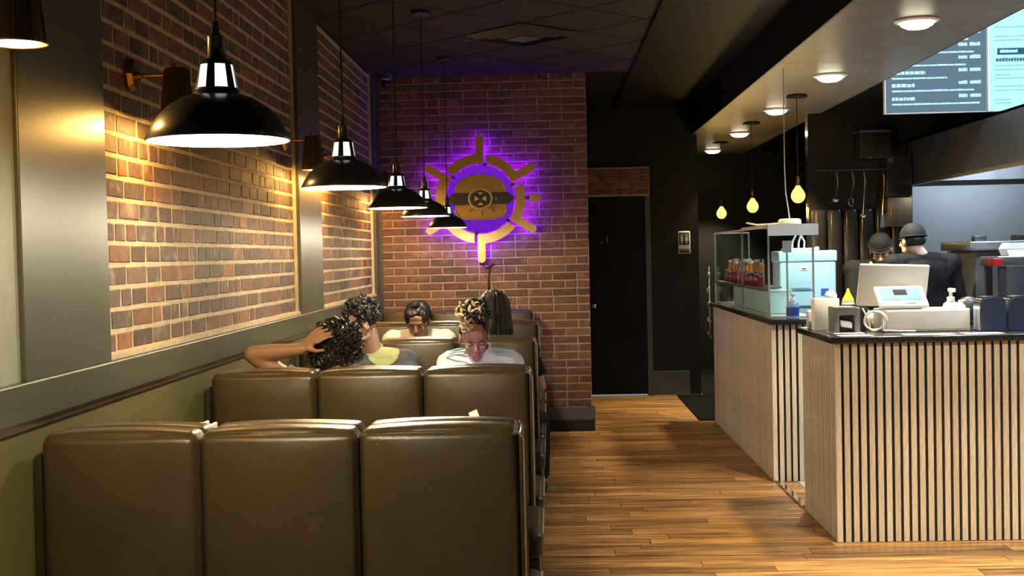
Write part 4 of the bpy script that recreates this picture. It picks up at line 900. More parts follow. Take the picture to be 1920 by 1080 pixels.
# back-wall panels, rail and hanging utensils
for k in range(6):
    xx = 2.50 + k * 0.145; q = MB(); q.lathe([(0.066, 0.0), (0.068, 0.02), (0.068, 1.15), (0.064, 1.17), (0, 1.17)], 20, (xx, 11.44, 0.72), ell=(1, 0.45))
    tag(obj('hanging_apron', q, 'gloss_black', loc=(xx, 11.44, 0.72)), 'glossy black hanging apron, %s from the left on the kitchen wall' % ORD[k], 'apron', 'black aprons on the kitchen wall')
t = thing('utensil_rail', 'thin dark utensil rail on the black kitchen wall', 'rail', (2.85, 11.45, 2.26)); q = MB(); q.cyl((2.48, 11.44, 2.26), (3.28, 11.44, 2.26), 0.007); obj('bar', q, 'steel_dark', t)
for xx in (2.5, 3.26):
    q = MB(); q.cyl((xx, 11.44, 2.26), (xx, 11.5, 2.26), 0.006); obj('bracket', q, 'steel_dark', t)
def utensil(x, ln, head, label):
    t = thing('kitchen_' + head, label, head, (x, 11.40, 2.25), 0, 'utensils hanging on the kitchen wall')
    q = MB(); q.tube([(x, 11.43, 2.265), (x - 0.004, 11.40, 2.262), (x, 11.395, 2.22), (x + 0.012, 11.395, 2.16), (x + 0.008, 11.395, 2.11), (x - 0.012, 11.395, 2.26 - ln)], 0.006, 8); obj('handle', q, 'chrome', t)
    q = MB()
    if head == 'ladle': q.lathe([(0.0, -0.035), (0.022, -0.03), (0.038, -0.012), (0.04, 0.0), (0.037, 0.0), (0.02, -0.026), (0, -0.03)], 20, (x - 0.016, 11.375, 2.26 - ln))
    elif head == 'spatula': q.prism([(x - 0.035, 2.26 - ln - 0.12), (x + 0.015, 2.26 - ln - 0.12), (x + 0.002, 2.26 - ln + 0.01), (x - 0.022, 2.26 - ln + 0.01)], 11.39, 11.394)
    else: q.tube([(x - 0.016 + 0.022 * math.sin(a * 0.785), 11.39, 2.26 - ln - 0.04 + 0.04 * math.cos(a * 0.785)) for a in range(8)], 0.004, 6, closed=True)
    obj('head', q, 'chrome' if head != 'spatula' else 'steel', t)
for x_, ln, hd_, lb in ((2.655, 0.27, 'ladle', 'steel ladle hanging at the left end of the rail'), (2.80, 0.26, 'skimmer', 'steel skimmer hanging second on the rail'), (2.905, 0.42, 'ladle', 'long steel ladle hanging above the bearded cook'), (3.08, 0.42, 'spatula', 'long steel spatula hanging beside the dark cabinet')):
    utensil(x_, ln, hd_, lb)
t = thing('wall_cabinet', 'dark wall cabinet with a bronze reflection painted below, by the hood', 'cabinet', (3.20, 11.4, 1.75)); q = MB(); q.rbox((3.205, 11.40, 2.19), (0.115, 0.095, 0.19), 0.008, 2, 1); obj('body', q, 'gloss_black', t)
q = MB(); q.rbox((3.205, 11.40, 1.86), (0.115, 0.095, 0.135), 0.008, 2, 1); dd = obj('lower_reflection', q, 'bronze', t); q = MB(); q.cyl((3.12, 11.295, 1.90), (3.12, 11.295, 1.80), 0.006); obj('handle', q, 'brass', dd)  # bronze colour of the lower part stands for a reflection on the steel
t = thing('duct_box', 'dark rectangular duct boxing high on the kitchen wall', 'duct', (2.98, 11.38, 2.4)); q = MB(); q.rbox((2.99, 11.40, 2.47), (0.14, 0.095, 0.12), 0.006, 1, 1); obj('body', q, 'gloss_black', t); q = MB(); q.box(2.84, 3.14, 11.30, 11.5, 2.59, 2.61, 0.003); obj('flange', q, 'steel_dark', t)
# grill unit and pass shelf at right
t = thing('grill_unit', 'steel cooking unit with flat top behind the pass shelf', 'grill', (3.25, 9.3, 0)); q = MB(); q.rbox((3.40, 9.35, 0.76), (0.30, 0.32, 0.74), 0.01, 2, 1); obj('body', q, 'steel_dark', t)
q = MB(); q.rbox((3.32, 9.30, 1.535), (0.28, 0.34, 0.033), 0.008, 2, 1); obj('top', q, 'steel', t); q = MB(); q.rbox((3.15, 9.1, 1.59), (0.045, 0.04, 0.022), 0.006, 2, 1); obj('burner_box', q, 'steel_dark', t); q = MB(); q.rbox((3.45, 9.1, 1.59), (0.05, 0.06, 0.02), 0.004, 2, 1); obj('tray', q, 'dark_plastic', t)
t = thing('pass_shelf', 'steel pass shelf on legs holding takeout boxes', 'shelf', (3.4, 8.4, 0)); q = MB(); q.rbox((3.45, 8.45, 1.43), (0.46, 0.17, 0.033), 0.005, 2, 1); obj('shelf_board', q, 'steel', t)
for xx, yy in ((3.03, 8.32), (3.03, 8.58), (3.34, 8.32), (3.86, 8.32), (3.86, 8.58)):
    q = MB(); q.box(xx - 0.022, xx + 0.022, yy - 0.022, yy + 0.022, 0, 1.40); obj('leg', q, 'steel_dark' if xx < 3.1 else 'steel', t, smooth=False)
q = MB(); q.rbox((3.45, 8.45, 0.9), (0.44, 0.16, 0.02), 0.004, 1, 1); q.box(3.25, 3.9, 8.31, 8.33, 0.92, 1.16); obj('lower_shelf', q, 'steel_dark', t)
t = thing('shelf_label', 'small red plastic block on the corner of the pass shelf', 'block', (2.975, 8.30, 1.40)); q = MB(); q.rbox((2.978, 8.36, 1.425), (0.010, 0.06, 0.026), 0.004, 2, 1); q.rbox((2.985, 8.272, 1.425), (0.03, 0.006, 0.026), 0.004, 2, 1); obj('body', q, 'red_plastic', t)
for x_, lb in ((3.145, 'left white foam takeout box on the pass shelf'), (3.32, 'right white foam takeout box, cut off at the frame edge')):
    t = thing('takeout_box', lb, 'box', (x_, 8.42, 1.463), 0, 'foam boxes on the pass shelf')
    q = MB(); q.prism([(x_ - 0.058, 1.464), (x_ + 0.058, 1.464), (x_ + 0.076, 1.508), (x_ - 0.076, 1.508)], 8.34, 8.49); obj('base', q, 'foam_white', t, smooth=False)
    q = MB(); q.prism([(x_ - 0.076, 1.511), (x_ + 0.076, 1.511), (x_ + 0.052, 1.553), (x_ - 0.052, 1.553)], 8.34, 8.49); obj('lid', q, 'foam_white', t, smooth=False)
# hooks and small fittings at the dark end of the rear counter
t = thing('counter_rack', 'small steel rack hung on the far end of the rear counter', 'rack', (1.43, 11.10, 0.75)); q = MB(); q.tube([(1.435, 11.095, 0.75), (1.435, 11.095, 1.40)], 0.006, 6); obj('rod', q, 'steel', t)
for k in range(5):
    q = MB(); q.ell((1.428, 11.10, 0.80 + k * 0.13), (0.022, 0.02, 0.03)); obj('hook', q, 'chrome' if k % 2 else 'steel_dark', t)
# ------------------------------------------------------------------ people
for nm_, c_ in (('skin_tan', (0.40, 0.205, 0.105)), ('skin_fair', (0.55, 0.36, 0.26)), ('skin_olive', (0.38, 0.235, 0.15)), ('skin_brown', (0.30, 0.165, 0.105)), ('skin_deep', (0.30, 0.155, 0.11))):
    mat(nm_, c_, 0.48, var=0.08, vscale=30, bump=0.05, bscale=200)
mat('hair_black', (0.010, 0.008, 0.007), 0.5, var=0.3, vscale=60, stretch=(1, 1, 0.2), bump=0.3, bscale=120)
mat('hair_brown', (0.018, 0.011, 0.008), 0.5, var=0.4, vscale=60)
mat('hair_blond', (0.50, 0.40, 0.22), 0.4, var=0.25, vscale=50)
mat('lip', (0.30, 0.12, 0.10), 0.4, var=0.05); mat('brow', (0.015, 0.010, 0.008), 0.7, var=0.1)
mat('eye_white', (0.65, 0.63, 0.6), 0.25, var=0.02); mat('eye_dark', (0.012, 0.008, 0.006), 0.15, var=0.02)
mat('shirt_black', (0.0088, 0.0088, 0.0099), 0.75, spec=0.15, var=0.2, vscale=14, bump=0.3, bscale=25)
mat('shirt_char', (0.055, 0.056, 0.062), 0.8, var=0.25, vscale=14, bump=0.3, bscale=25)
mat('shirt_print', (0.30, 0.31, 0.30), 0.8, col2=(0.012, 0.012, 0.014), vscale=22, bump=0.2, bscale=25)
mat('shirt_white', (0.80, 0.76, 0.68), 0.8, var=0.05, vscale=10, bump=0.3, bscale=20)
mat('shirt_pale', (0.66, 0.72, 0.72), 0.8, var=0.06, vscale=10, bump=0.3, bscale=20)
mat('stripe_teal', (0.34, 0.50, 0.55), 0.8, var=0.08); mat('collar_green', (0.36, 0.37, 0.17), 0.8, var=0.15, vscale=20)
mat('hoodie', (0.0110, 0.0121, 0.0099), 0.85, spec=0.15, var=0.25, vscale=14, bump=0.3, bscale=25); mat('hood_lining', (0.45, 0.42, 0.34), 0.8, var=0.1)
mat('cap_cloth', (0.0143, 0.0165, 0.0209), 0.7, spec=0.15, var=0.2, vscale=30, bump=0.2, bscale=160); mat('cap_dark', (0.0099, 0.0099, 0.0094), 0.8, spec=0.15, var=0.2, vscale=30, bump=0.2, bscale=160)
mat('trousers', (0.0077, 0.0077, 0.0094), 0.8, spec=0.15, var=0.2, vscale=14, bump=0.2, bscale=30); mat('shoe', (0.010, 0.011, 0.013), 0.35, var=0.2)

WORK = bpy.data.scenes.new('workbench')
def grow(name, mb, material, parent, voxel=0.006, it=4, noise_amt=0.0, nscale=30):
    """fuse overlapping closed shapes of mb into one continuous smooth surface"""
    me = bpy.data.meshes.new('tmp'); me.from_pydata(mb.v, [], mb.f); o = bpy.data.objects.new('tmp', me); WORK.collection.objects.link(o)
    bm = bmesh.new(); bm.from_mesh(me); bmesh.ops.recalc_face_normals(bm, faces=bm.faces[:]); bm.to_mesh(me); bm.free()
    rm = o.modifiers.new('r', 'REMESH'); rm.mode = 'VOXEL'; rm.voxel_size = voxel; rm.use_smooth_shade = True
    sm = o.modifiers.new('s', 'SMOOTH'); sm.factor = 0.5; sm.iterations = it
    WORK.view_layers[0].update(); dg = WORK.view_layers[0].depsgraph; ev = o.evaluated_get(dg); out = bpy.data.meshes.new_from_object(ev)
    bpy.data.objects.remove(o); bpy.data.meshes.remove(me)
    off = origin_of(parent) if parent else Vector((0, 0, 0))
    nv = len(out.vertices); co = np.empty(nv * 3, 'f'); out.vertices.foreach_get('co', co); co = co.reshape(-1, 3)
    if noise_amt:
        no = np.empty(nv * 3, 'f'); out.vertex_normals.foreach_get('vector', no); no = no.reshape(-1, 3); nz = np.zeros(nv)
        for k in range(4):                                   # a few sine waves stand in for folds and locks
            d = np.array([math.sin(k * 2.1 + 1), math.cos(k * 1.7), math.sin(k * 3.3 + 2)]) * nscale * (1 + 0.4 * k)
            nz += np.sin(co @ d + k * 1.3) * np.sin(co @ d[[1, 2, 0]] * 0.7 + k)
        co = co + no * (nz * 0.4 * noise_amt)[:, None]
    co = co - np.array(off)
    out.vertices.foreach_set('co', co.astype('f').ravel())
    out.name = name; out.materials.clear(); out.materials.append(MATS[material])
    out.polygons.foreach_set('use_smooth', [True] * len(out.polygons)); out.update()
    r = bpy.data.objects.new(name, out); COL.objects.link(r); r.parent = parent
    return r
def headM(c, yaw, pitch, roll=0): return Matrix.Translation(c) @ Matrix.Rotation(R(yaw), 4, 'Z') @ Matrix.Rotation(R(-pitch), 4, 'X') @ Matrix.Rotation(R(roll), 4, 'Y')
def head_shapes(q, H, s=1.0, fem=False):
    r3 = H.to_3x3()
    def E(c, r): q.ell(H @ (Vector(c) * s), [x * s for x in r], r3)
    E((0, -0.010, 0.030), (0.074, 0.092, 0.088)); E((0, 0.030, -0.030), (0.058, 0.060, 0.084))
    E((0, 0.064, -0.090), (0.027, 0.024, 0.022)); E((0, 0.072 if fem else 0.080, 0.030), (0.050, 0.011 if fem else 0.013, 0.018 if fem else 0.012));  E((0, 0.076, 0.055), (0.045, 0.012, 0.03))
    for sx in (-1, 1):
        E((sx * (0.034 if fem else 0.043), 0.022, -0.064), (0.020, 0.036, 0.026));  E((sx * 0.037, 0.070, -0.022), (0.021, 0.018, 0.017)); E((sx * 0.079, -0.006, -0.006), (0.009, 0.020, 0.032)); E((sx * 0.011, 0.099, -0.029), (0.009, 0.010, 0.008))
    q.cap(H @ (Vector((0, 0.088, 0.010)) * s), H @ (Vector((0, 0.106, -0.024)) * s), 0.008 * s, 0.0115 * s)
    E((0, 0.084, -0.056), (0.026, 0.014, 0.012)); E((0, 0.082, -0.067), (0.022, 0.013, 0.009))
def face_parts(par, H, lids=None, bw=1.0):
    r3 = H.to_3x3()
    for sx in (-1, 1):
        q = MB(); q.ell(H @ Vector((sx * 0.031, 0.0735, 0.000)), (0.0135, 0.012, 0.0105), r3); e = obj('eye', q, 'eye_white', par) if not lids else obj('eyelid', q, lids, par)
        if not lids:
            q = MB(); q.ell(H @ Vector((sx * 0.031, 0.0815, -0.003)), (0.0062, 0.0045, 0.0062), r3); obj('iris', q, 'eye_dark', e)
        q = MB(); q.tube([H @ Vector((sx * (0.015 + 0.008 * k), 0.0855 - 0.0035 * abs(k - 1.6), (0.006 - 0.0022 * (k - 2) ** 2 if not lids else -0.007 + 0.0016 * (k - 2) ** 2))) for k in range(5)], [0.001, 0.002, 0.0024, 0.002, 0.001], 6); obj('lash_line', q, 'brow', par)
        q = MB(); q.tube([H @ Vector((sx * (0.012 + 0.010 * k), 0.0945 - 0.0045 * max(0, k - 1.2), 0.024 - 0.0016 * (k - 2) ** 2)) for k in range(5)], [x * bw for x in (0.003, 0.0042, 0.0042, 0.0034, 0.0015)], 6); obj('eyebrow', q, 'brow', par)
    q = MB(); q.ell(H @ Vector((0, 0.095, -0.0555)), (0.021, 0.006, 0.0042), r3); q.ell(H @ Vector((0, 0.0935, -0.0645)), (0.018, 0.006, 0.005), r3); obj('lips', q, 'lip', par)
def hand(q, w, d, n, side=1, curl=0.6, sc=1.0):
    w = Vector(w); d = Vector(d).normalized(); n = Vector(n); n = (n - d * n.dot(d)).normalized(); s = d.cross(n) * side
    for o in (-0.022, -0.004, 0.016): q.cap(w + (d * 0.012 + s * o * 0.7) * sc, w + (d * 0.080 + s * o * 1.15) * sc, 0.0145 * sc, 0.0125 * sc, 10)
    for i, (o, l) in enumerate(((-0.033, 0.030), (-0.011, 0.038), (0.011, 0.041), (0.032, 0.036))):
        b = w + (d * 0.085 + s * o) * sc; d1 = (d + s * o * 3 + n * curl * 0.4).normalized(); p1 = b + d1 * l * sc; d2 = (d + s * o * 3 + n * curl * 1.3).normalized(); p2 = p1 + d2 * l * 0.85 * sc
        q.cap(b - d1 * 0.01, p1, 0.0092 * sc, 0.0085 * sc, 10); q.cap(p1, p2, 0.0085 * sc, 0.0068 * sc, 10)
    b = w + (d * 0.025 + s * 0.022) * sc; d1 = (s * 0.8 + d * 0.6 + n * 0.35).normalized(); p1 = b + d1 * 0.042 * sc; p2 = p1 + (d * 0.8 + s * 0.35 + n * 0.4).normalized() * 0.034 * sc
    q.cap(b, p1, 0.0125 * sc, 0.0105 * sc, 10); q.cap(p1, p2, 0.0103 * sc, 0.008 * sc, 10)
def lerp(a, b, t): return Vector(a) + (Vector(b) - Vector(a)) * t

def person(label, pelvis, yaw, chest, H, arms, skin, shirt, sleeve=0.6, sh_w=0.185, seated=True, knees=None, voxel=0.006, collar=None, feet=True, scale_h=1.0, fem=False):
    """arms: ((elbow, wrist, hand_dir, palm_normal), same for right); yaw 0 faces +Y. Left arm is on the person's left."""
    P = Vector(pelvis); C = Vector(chest); f = Vector((-math.sin(R(yaw)), math.cos(R(yaw)), 0)); r = Vector((f.y, -f.x, 0))
    t = thing('person', label, 'person', (P.x, P.y, 0)); q = MB()
    head_shapes(q, H, scale_h, fem); neck_top = H @ Vector((0, -0.028, -0.055)); nb = C + Vector((0, 0, 0.045))
    q.cap(neck_top, nb, 0.053, 0.060)
    SL = C - r * sh_w; SR = C + r * sh_w; hips = [P - r * 0.095, P + r * 0.095]
    torso = []
    torso.append((C - r * 0.085 - Vector((0, 0, 0.07)), hips[0] + Vector((0, 0, 0.04)), 0.105, 0.105)); torso.append((C + r * 0.085 - Vector((0, 0, 0.07)), hips[1] + Vector((0, 0, 0.04)), 0.105, 0.105))
    torso.append((C - Vector((0, 0, 0.06)), P + Vector((0, 0, 0.05)), 0.105, 0.11)); torso.append((nb - Vector((0, 0, 0.02)), SL - r * -0.01, 0.058, 0.056)); torso.append((nb - Vector((0, 0, 0.02)), SR - r * 0.01, 0.058, 0.056))
    torso.append((SL, C - Vector((0, 0, 0.12)) - r * 0.09, 0.066, 0.09)); torso.append((SR, C - Vector((0, 0, 0.12)) + r * 0.09, 0.066, 0.09))
    for a in torso: q.cap(a[0], a[1], a[2], a[3])
    for sgn, S_, A in ((-1, SL, arms[0]), (1, SR, arms[1])):
        e, w = Vector(A[0]), Vector(A[1]); q.cap(S_, e, 0.052, 0.040); q.cap(e, lerp(e, w, 0.35), 0.040, 0.041); q.cap(lerp(e, w, 0.35), w, 0.041, 0.0265)
        hand(q, w, A[2], A[3], A[4] if len(A) > 4 else sgn)
    if seated:
        kn = knees or [h + f * 0.40 + Vector((0, 0, 0.0)) for h in hips]; an = [k - Vector((0, 0, k.z - 0.09)) + f * 0.02 for k in [Vector(x) for x in kn]]
    else:
        kn = [Vector((h.x, h.y, 0.50)) + f * 0.02 for h in hips]; an = [Vector((h.x, h.y, 0.09)) for h in hips]
    legs = MB()
    for h, k, a in zip(hips, kn, an):
        q.cap(h, k, 0.082, 0.058); q.cap(k, a, 0.056, 0.038); q.cap(a - Vector((0, 0, 0.045)), a - Vector((0, 0, 0.05)) + f * 0.14, 0.036, 0.028)
        legs.cap(h, k, 0.096, 0.070); legs.cap(k, Vector(a) + Vector((0, 0, 0.04)), 0.070, 0.058)
    legs.cap(hips[0] + Vector((0, 0, 0.02)), hips[1] + Vector((0, 0, 0.02)), 0.108, 0.108)
    b = grow('body', q, skin, t, voxel, 3)
    s = MB()
    for i, a in enumerate(torso): s.cap(a[0], a[1], a[2] + 0.014, a[3] + 0.014)
    for S_, A in ((SL, arms[0]), (SR, arms[1])):
        e, w = Vector(A[0]), Vector(A[1])
        if sleeve <= 1: s.cap(S_, lerp(S_, e, sleeve * 0.6), 0.066, 0.064); s.cyl(lerp(S_, e, sleeve * 0.3), lerp(S_, e, sleeve), 0.065, 0.068, 16)
        else: s.cap(S_, e, 0.068, 0.058); s.cap(e, lerp(e, w, 0.6), 0.058, 0.048); s.cyl(lerp(e, w, 0.5), lerp(e, w, 0.92), 0.050, 0.042, 16)
    so = grow('shirt', s, shirt, t, max(voxel, 0.008), 4, 0.006, 14)
    grow('trousers', legs, 'trousers', t, 0.010, 4, 0.004, 16)
    if feet:
        for a in an:
            z = MB(); z.cap(Vector((a.x, a.y, 0.045)) - f * 0.02, Vector((a.x, a.y, 0.038)) + f * 0.15, 0.046, 0.038); z.box(a.x - 0.03, a.x + 0.03, a.y - 0.03, a.y + 0.03, 0.004, 0.02); grow('shoe', z, 'shoe', t, 0.007, 2)
    if collar:
        z = MB(); c_ = nb + Vector((0, 0, 0.028)); ax = (neck_top - nb).normalized(); qn = Vector((0, 0, 1)).rotation_difference(ax).to_matrix()
        z.lathe([(0.060, -0.035), (0.074, -0.03), (0.070, 0.012), (0.064, 0.016), (0.058, 0.008)], 28, c_, rot=qn); obj('collar', z, collar, t)
    return t, SL, SR, nb
def hair_base(name, H, c, rad, par, material='hair_black', amt=0.004, ns=40, extra=None, voxel=0.006):
    q = MB(); q.ell(H @ Vector(c), rad, H.to_3x3(), 20, 14)
    if extra: extra(q)
    return grow(name, q, material, par, voxel, 2, amt, ns)
def curls(H, c, rad, n, size, front=0.04, seed=1, zmin=-0.5, thick=0.0055):
    rs = random.Random(seed); q = MB(); r3 = H.to_3x3(); k = 0
    while k < n:
        d = Vector((rs.gauss(0, 1), rs.gauss(0, 1), rs.gauss(0, 1))).normalized()
        p = Vector((d.x * rad[0], d.y * rad[1], d.z * rad[2])) + Vector(c)
        if (p.y > front and p.z < 0.07) or d.z < zmin: continue
        ax = Vector((rs.gauss(0, 1), rs.gauss(0, 1), rs.gauss(0, 1))); ax = (ax - d * ax.dot(d) * 0.6).normalized(); u = ax.orthogonal().normalized(); v = ax.cross(u); s = size * rs.uniform(0.7, 1.25)
        pts = [H @ (p + (u * math.cos(a) + v * math.sin(a)) * s + ax * s * 0.35 * a) for a in [i * 0.9 + rs.random() for i in range(8)]]
        q.tube(pts, [thick * x for x in (0.5, 0.9, 1, 1, 1, 0.9, 0.7, 0.4)], 5); k += 1
    return q

def strands(H, n, zend, seed, rad=(0.088, 0.100), back=135, thick=0.006, spread=0.0, front=0.0):
    rs = random.Random(seed); q = MB()
    for k in range(n):
        a = R(-90 + rs.uniform(-back, back)); part = Vector((rs.uniform(-0.03, 0.03), rs.uniform(-0.05, 0.04), 0.134)); cx, sy = math.cos(a), math.sin(a); w = rs.uniform(0.97, 1.06)
        ze = zend + rs.uniform(-0.02, 0.02); pts = [part]
        for t_ in (0.25, 0.5, 0.75, 1.0):
            ph = t_ * math.pi / 2; pts.append(Vector((cx * rad[0] * math.sin(ph) * w, -0.022 + sy * rad[1] * math.sin(ph) * w, 0.030 + 0.104 * math.cos(ph))))
        z = 0.03
        while z > ze + 0.03:
            z -= 0.035; f_ = (0.03 - z) * spread; pts.append(Vector((cx * (rad[0] * w + f_) + rs.uniform(-0.003, 0.003), -0.022 + sy * (rad[1] * w * (1 - 0.5 * max(0, 0.03 - z)) + f_) + rs.uniform(-0.003, 0.003), z)))
        q.tube([H @ p for p in pts], [thick * (0.6 + 0.4 * min(1, i / 2)) * (1 if i < len(pts) - 1 else 0.4) for i in range(len(pts))], 5)
    return q
# curly-haired man seen from behind, arm raised to his head
H = headM((-0.995, 5.68, 1.112), -22, 20, 8)
t, *_ = person('man with dark curly hair seen from behind, hand on his head', (-0.93, 5.66, 0.57), 0, (-0.965, 5.60, 0.95), H,
    (((-1.362, 5.545, 1.118), (-1.135, 5.545, 1.138), (0.75, 0.0, 0.62), (0.5, 0.75, -0.35), -1), ((-0.64, 5.72, 0.82), (-0.72, 6.0, 0.80), (-0.4, 0.9, 0), (0, 0, -1))), 'skin_tan', 'shirt_print', 0.42)
hair_base('hair', H, (0, -0.028, 0.036), (0.094, 0.098, 0.098), t, 'hair_brown', 0.010, 40, lambda q: q.ell(H @ Vector((0, -0.060, -0.045)), (0.078, 0.060, 0.075), H.to_3x3()))
q1 = curls(H, (0, -0.026, 0.034), (0.101, 0.108, 0.106), 420, 0.014, 0.045, 2); q2 = curls(H, (0, -0.060, -0.045), (0.080, 0.064, 0.080), 150, 0.014, 0.0, 3); q1.add(q2.v, q2.f); obj('hair_curls', q1, 'hair_brown', t)
for sx in (-1, 1):
    q = MB(); q.ell(H @ Vector((sx * 0.082, -0.002, -0.012)), (0.008, 0.019, 0.030), H.to_3x3()); obj('ear', q, 'skin_tan', t)
face_parts(t, H)
# man across the table, face turned down to his side
H = headM((-1.045, 6.67, 1.185), 118, 22, 0)
t, *_ = person('man in dark shirt with green collar, facing the curly-haired man', (-0.98, 6.80, 0.57), 180, (-1.0, 6.76, 0.965), H,
    (((-0.72, 6.62, 0.79), (-0.80, 6.42, 0.79), (-0.5, -0.8, 0), (0, 0, -1)), ((-1.24, 6.60, 0.79), (-1.12, 6.40, 0.79), (0.4, -0.9, 0), (0, 0, -1))), 'skin_fair', 'shirt_char', 0.8, collar='collar_green')
hair_base('hair', H, (0, -0.030, 0.046), (0.085, 0.088, 0.088), t, 'hair_black', 0.008, 40)
obj('hair_curls', curls(H, (0, -0.030, 0.046), (0.089, 0.094, 0.092), 240, 0.011, 0.03, 5), 'hair_black', t); face_parts(t, H)
sh_ = [c for c in t.children if c.name.startswith('shirt')][0]; q = MB(); c_ = Vector((-0.925, 6.72, 1.02)) - origin_of(t); idx = {}
for f_ in sh_.data.polygons:                                  # a thin yoke cut to the shape of the shirt below it
    if (f_.center - c_).length < 0.088 and f_.normal.z > 0.1:
        for lift, rev in ((0.005, False), (0.001, True)):
            ps = [tuple(sh_.data.vertices[v].co + sh_.data.vertices[v].normal * lift) for v in f_.vertices]; q.add(ps[::-1] if rev else ps, [tuple(range(len(ps)))])
obj('shoulder_yoke', q, 'collar_green', t, local=True)
# person in white looking down
H = headM((-0.908, 8.37, 1.108), 174, 28, 0)
t, *_ = person('person in a white top with short black hair looking down', (-0.92, 8.52, 0.56), 180, (-0.915, 8.50, 0.965), H,
    (((-0.66, 8.36, 0.80), (-0.78, 8.18, 0.79), (-0.6, -0.6, 0), (0, 0, -1)), ((-1.17, 8.36, 0.80), (-1.02, 8.18, 0.79), (0.6, -0.6, 0), (0, 0, -1))), 'skin_brown', 'shirt_white', 0.9)
hair_base('hair', H, (0, -0.022, 0.042), (0.084, 0.094, 0.089), t, 'hair_black', 0.003, 60, lambda q: (q.ell(H @ Vector((0.02, 0.045, 0.085)), (0.055, 0.04, 0.03), H.to_3x3()), q.ell(H @ Vector((-0.062, 0.03, 0.05)), (0.02, 0.045, 0.05), H.to_3x3()), q.ell(H @ Vector((0.066, 0.03, 0.04)), (0.016, 0.04, 0.05), H.to_3x3()))); face_parts(t, H, 'skin_brown'); obj('hair_locks', strands(H, 150, 0.01, 31, (0.087, 0.097), 128, 0.0055), 'hair_black', t)
# woman with blond-tipped bun looking at her phone
H = headM((-0.418, 6.68, 1.100), 188, 24, 4)
t, SL, SR, nb = person('woman in pale blue top with blond-tipped bun looking down', (-0.42, 6.80, 0.57), 180, (-0.395, 6.755, 0.948), H,
    (((-0.17, 6.58, 0.77), (-0.33, 6.40, 0.83), (-0.5, -0.6, 0.3), (0, 0.5, 0.8)), ((-0.66, 6.60, 0.77), (-0.50, 6.40, 0.83), (0.5, -0.6, 0.3), (0, 0.5, 0.8))), 'skin_deep', 'shirt_pale', 0.95, sh_w=0.165, collar='shirt_white', voxel=0.0045, fem=True)
hair_base('hair', H, (0, -0.024, 0.036), (0.080, 0.094, 0.090), t, 'hair_black', 0.003, 50, lambda q: q.cap(H @ Vector((0, -0.03, 0.10)), H @ Vector((0.0, -0.02, 0.155)), 0.05, 0.045))
q1 = curls(H, (-0.006, 0.0, 0.160), (0.060, 0.055, 0.045), 100, 0.017, 9, 11, -0.9, 0.0085); obj('bun_curls', q1, 'hair_black', t)
q1 = curls(H, (0.010, 0.012, 0.158), (0.060, 0.055, 0.045), 30, 0.018, 9, 12, -0.7, 0.0085); obj('bun_highlights', q1, 'hair_blond', t, label='blond curled tips')
q1 = curls(H, (0.045, 0.035, 0.10), (0.03, 0.03, 0.03), 12, 0.014, 9, 13, -0.9, 0.007); obj('bun_highlights', q1, 'hair_blond', t, label='blond curled tips')
face_parts(t, H, 'skin_deep', 0.6)
for k in range(3):
    q = MB(); p0 = nb + Vector((0.075 + 0.0 * k, -0.045 - 0.030 * k, 0.045 - 0.012 * k)); p1 = SL + Vector((0.015, -0.030 * k - 0.01, 0.070 - 0.012 * k)); q.tube([p0, lerp(p0, p1, 0.5) + Vector((0, 0, 0.006)), p1], 0.005, 6); obj('stripe', q, 'stripe_teal', t)
    q = MB(); p0 = nb + Vector((-0.075, -0.045 - 0.030 * k, 0.045 - 0.012 * k)); p1 = SR + Vector((-0.015, -0.030 * k - 0.01, 0.070 - 0.012 * k)); q.tube([p0, lerp(p0, p1, 0.5) + Vector((0, 0, 0.006)), p1], 0.005, 6); obj('stripe', q, 'stripe_teal', t)
ph = thing('phone', 'glowing phone held by the woman with the bun', 'phone', (-0.415, 6.37, 0.885)); rt = Matrix.Rotation(R(-40), 3, 'X')
q = MB(); q.rbox((-0.415, 6.36, 0.885), (0.037, 0.074, 0.004), 0.003, 2, 1, rot=rt); obj('body', q, 'dark_plastic', ph); q = MB(); q.rbox(Vector((-0.415, 6.36, 0.885)) + rt @ Vector((0, 0, 0.0045)), (0.034, 0.070, 0.001), 0.0005, 1, 1, rot=rt); obj('screen', q, 'phone_glow', ph)
lamp('AREA', Vector((-0.415, 6.36, 0.885)) + rt @ Vector((0, 0, 0.01)), 0.22, (0.72, 0.55, 1.0), ph, rot=(R(140), 0, 0), sx=0.06, sy=0.12)
# person with long black hair, back turned, elbow over the bench end
H = headM((-0.350, 7.60, 1.190), -4, 8, 0)
t, *_ = person('person with long black hair seen from behind, elbow out in aisle', (-0.30, 7.58, 0.57), 0, (-0.325, 7.53, 0.955), H,
    (((-0.56, 7.62, 0.80), (-0.48, 7.88, 0.79), (0.3, 0.9, 0), (0, 0, -1)), ((-0.075, 7.55, 0.735), (-0.17, 7.82, 0.79), (-0.4, 0.9, 0.1), (0, 0, -1))), 'skin_tan', 'shirt_black', 0.72, sh_w=0.175, knees=[Vector((-0.36, 7.98, 0.50)), Vector((-0.085, 7.90, 0.46))])
hair_base('hair', H, (0, -0.026, 0.044), (0.086, 0.098, 0.092), t, 'hair_black', 0.012, 60, lambda q: (q.cap(H @ Vector((0, -0.05, 0.04)), H @ Vector((0.0, -0.075, -0.10)), 0.074, 0.052), q.cap(H @ Vector((0.045, -0.035, 0.03)), H @ Vector((0.05, -0.04, -0.14)), 0.045, 0.035), q.cap(H @ Vector((-0.04, -0.035, 0.03)), H @ Vector((-0.05, -0.05, -0.12)), 0.045, 0.035)))
obj('hair_locks', strands(H, 170, -0.17, 21, (0.093, 0.104), 125, 0.0075, 0.10), 'hair_black', t)
face_parts(t, H)
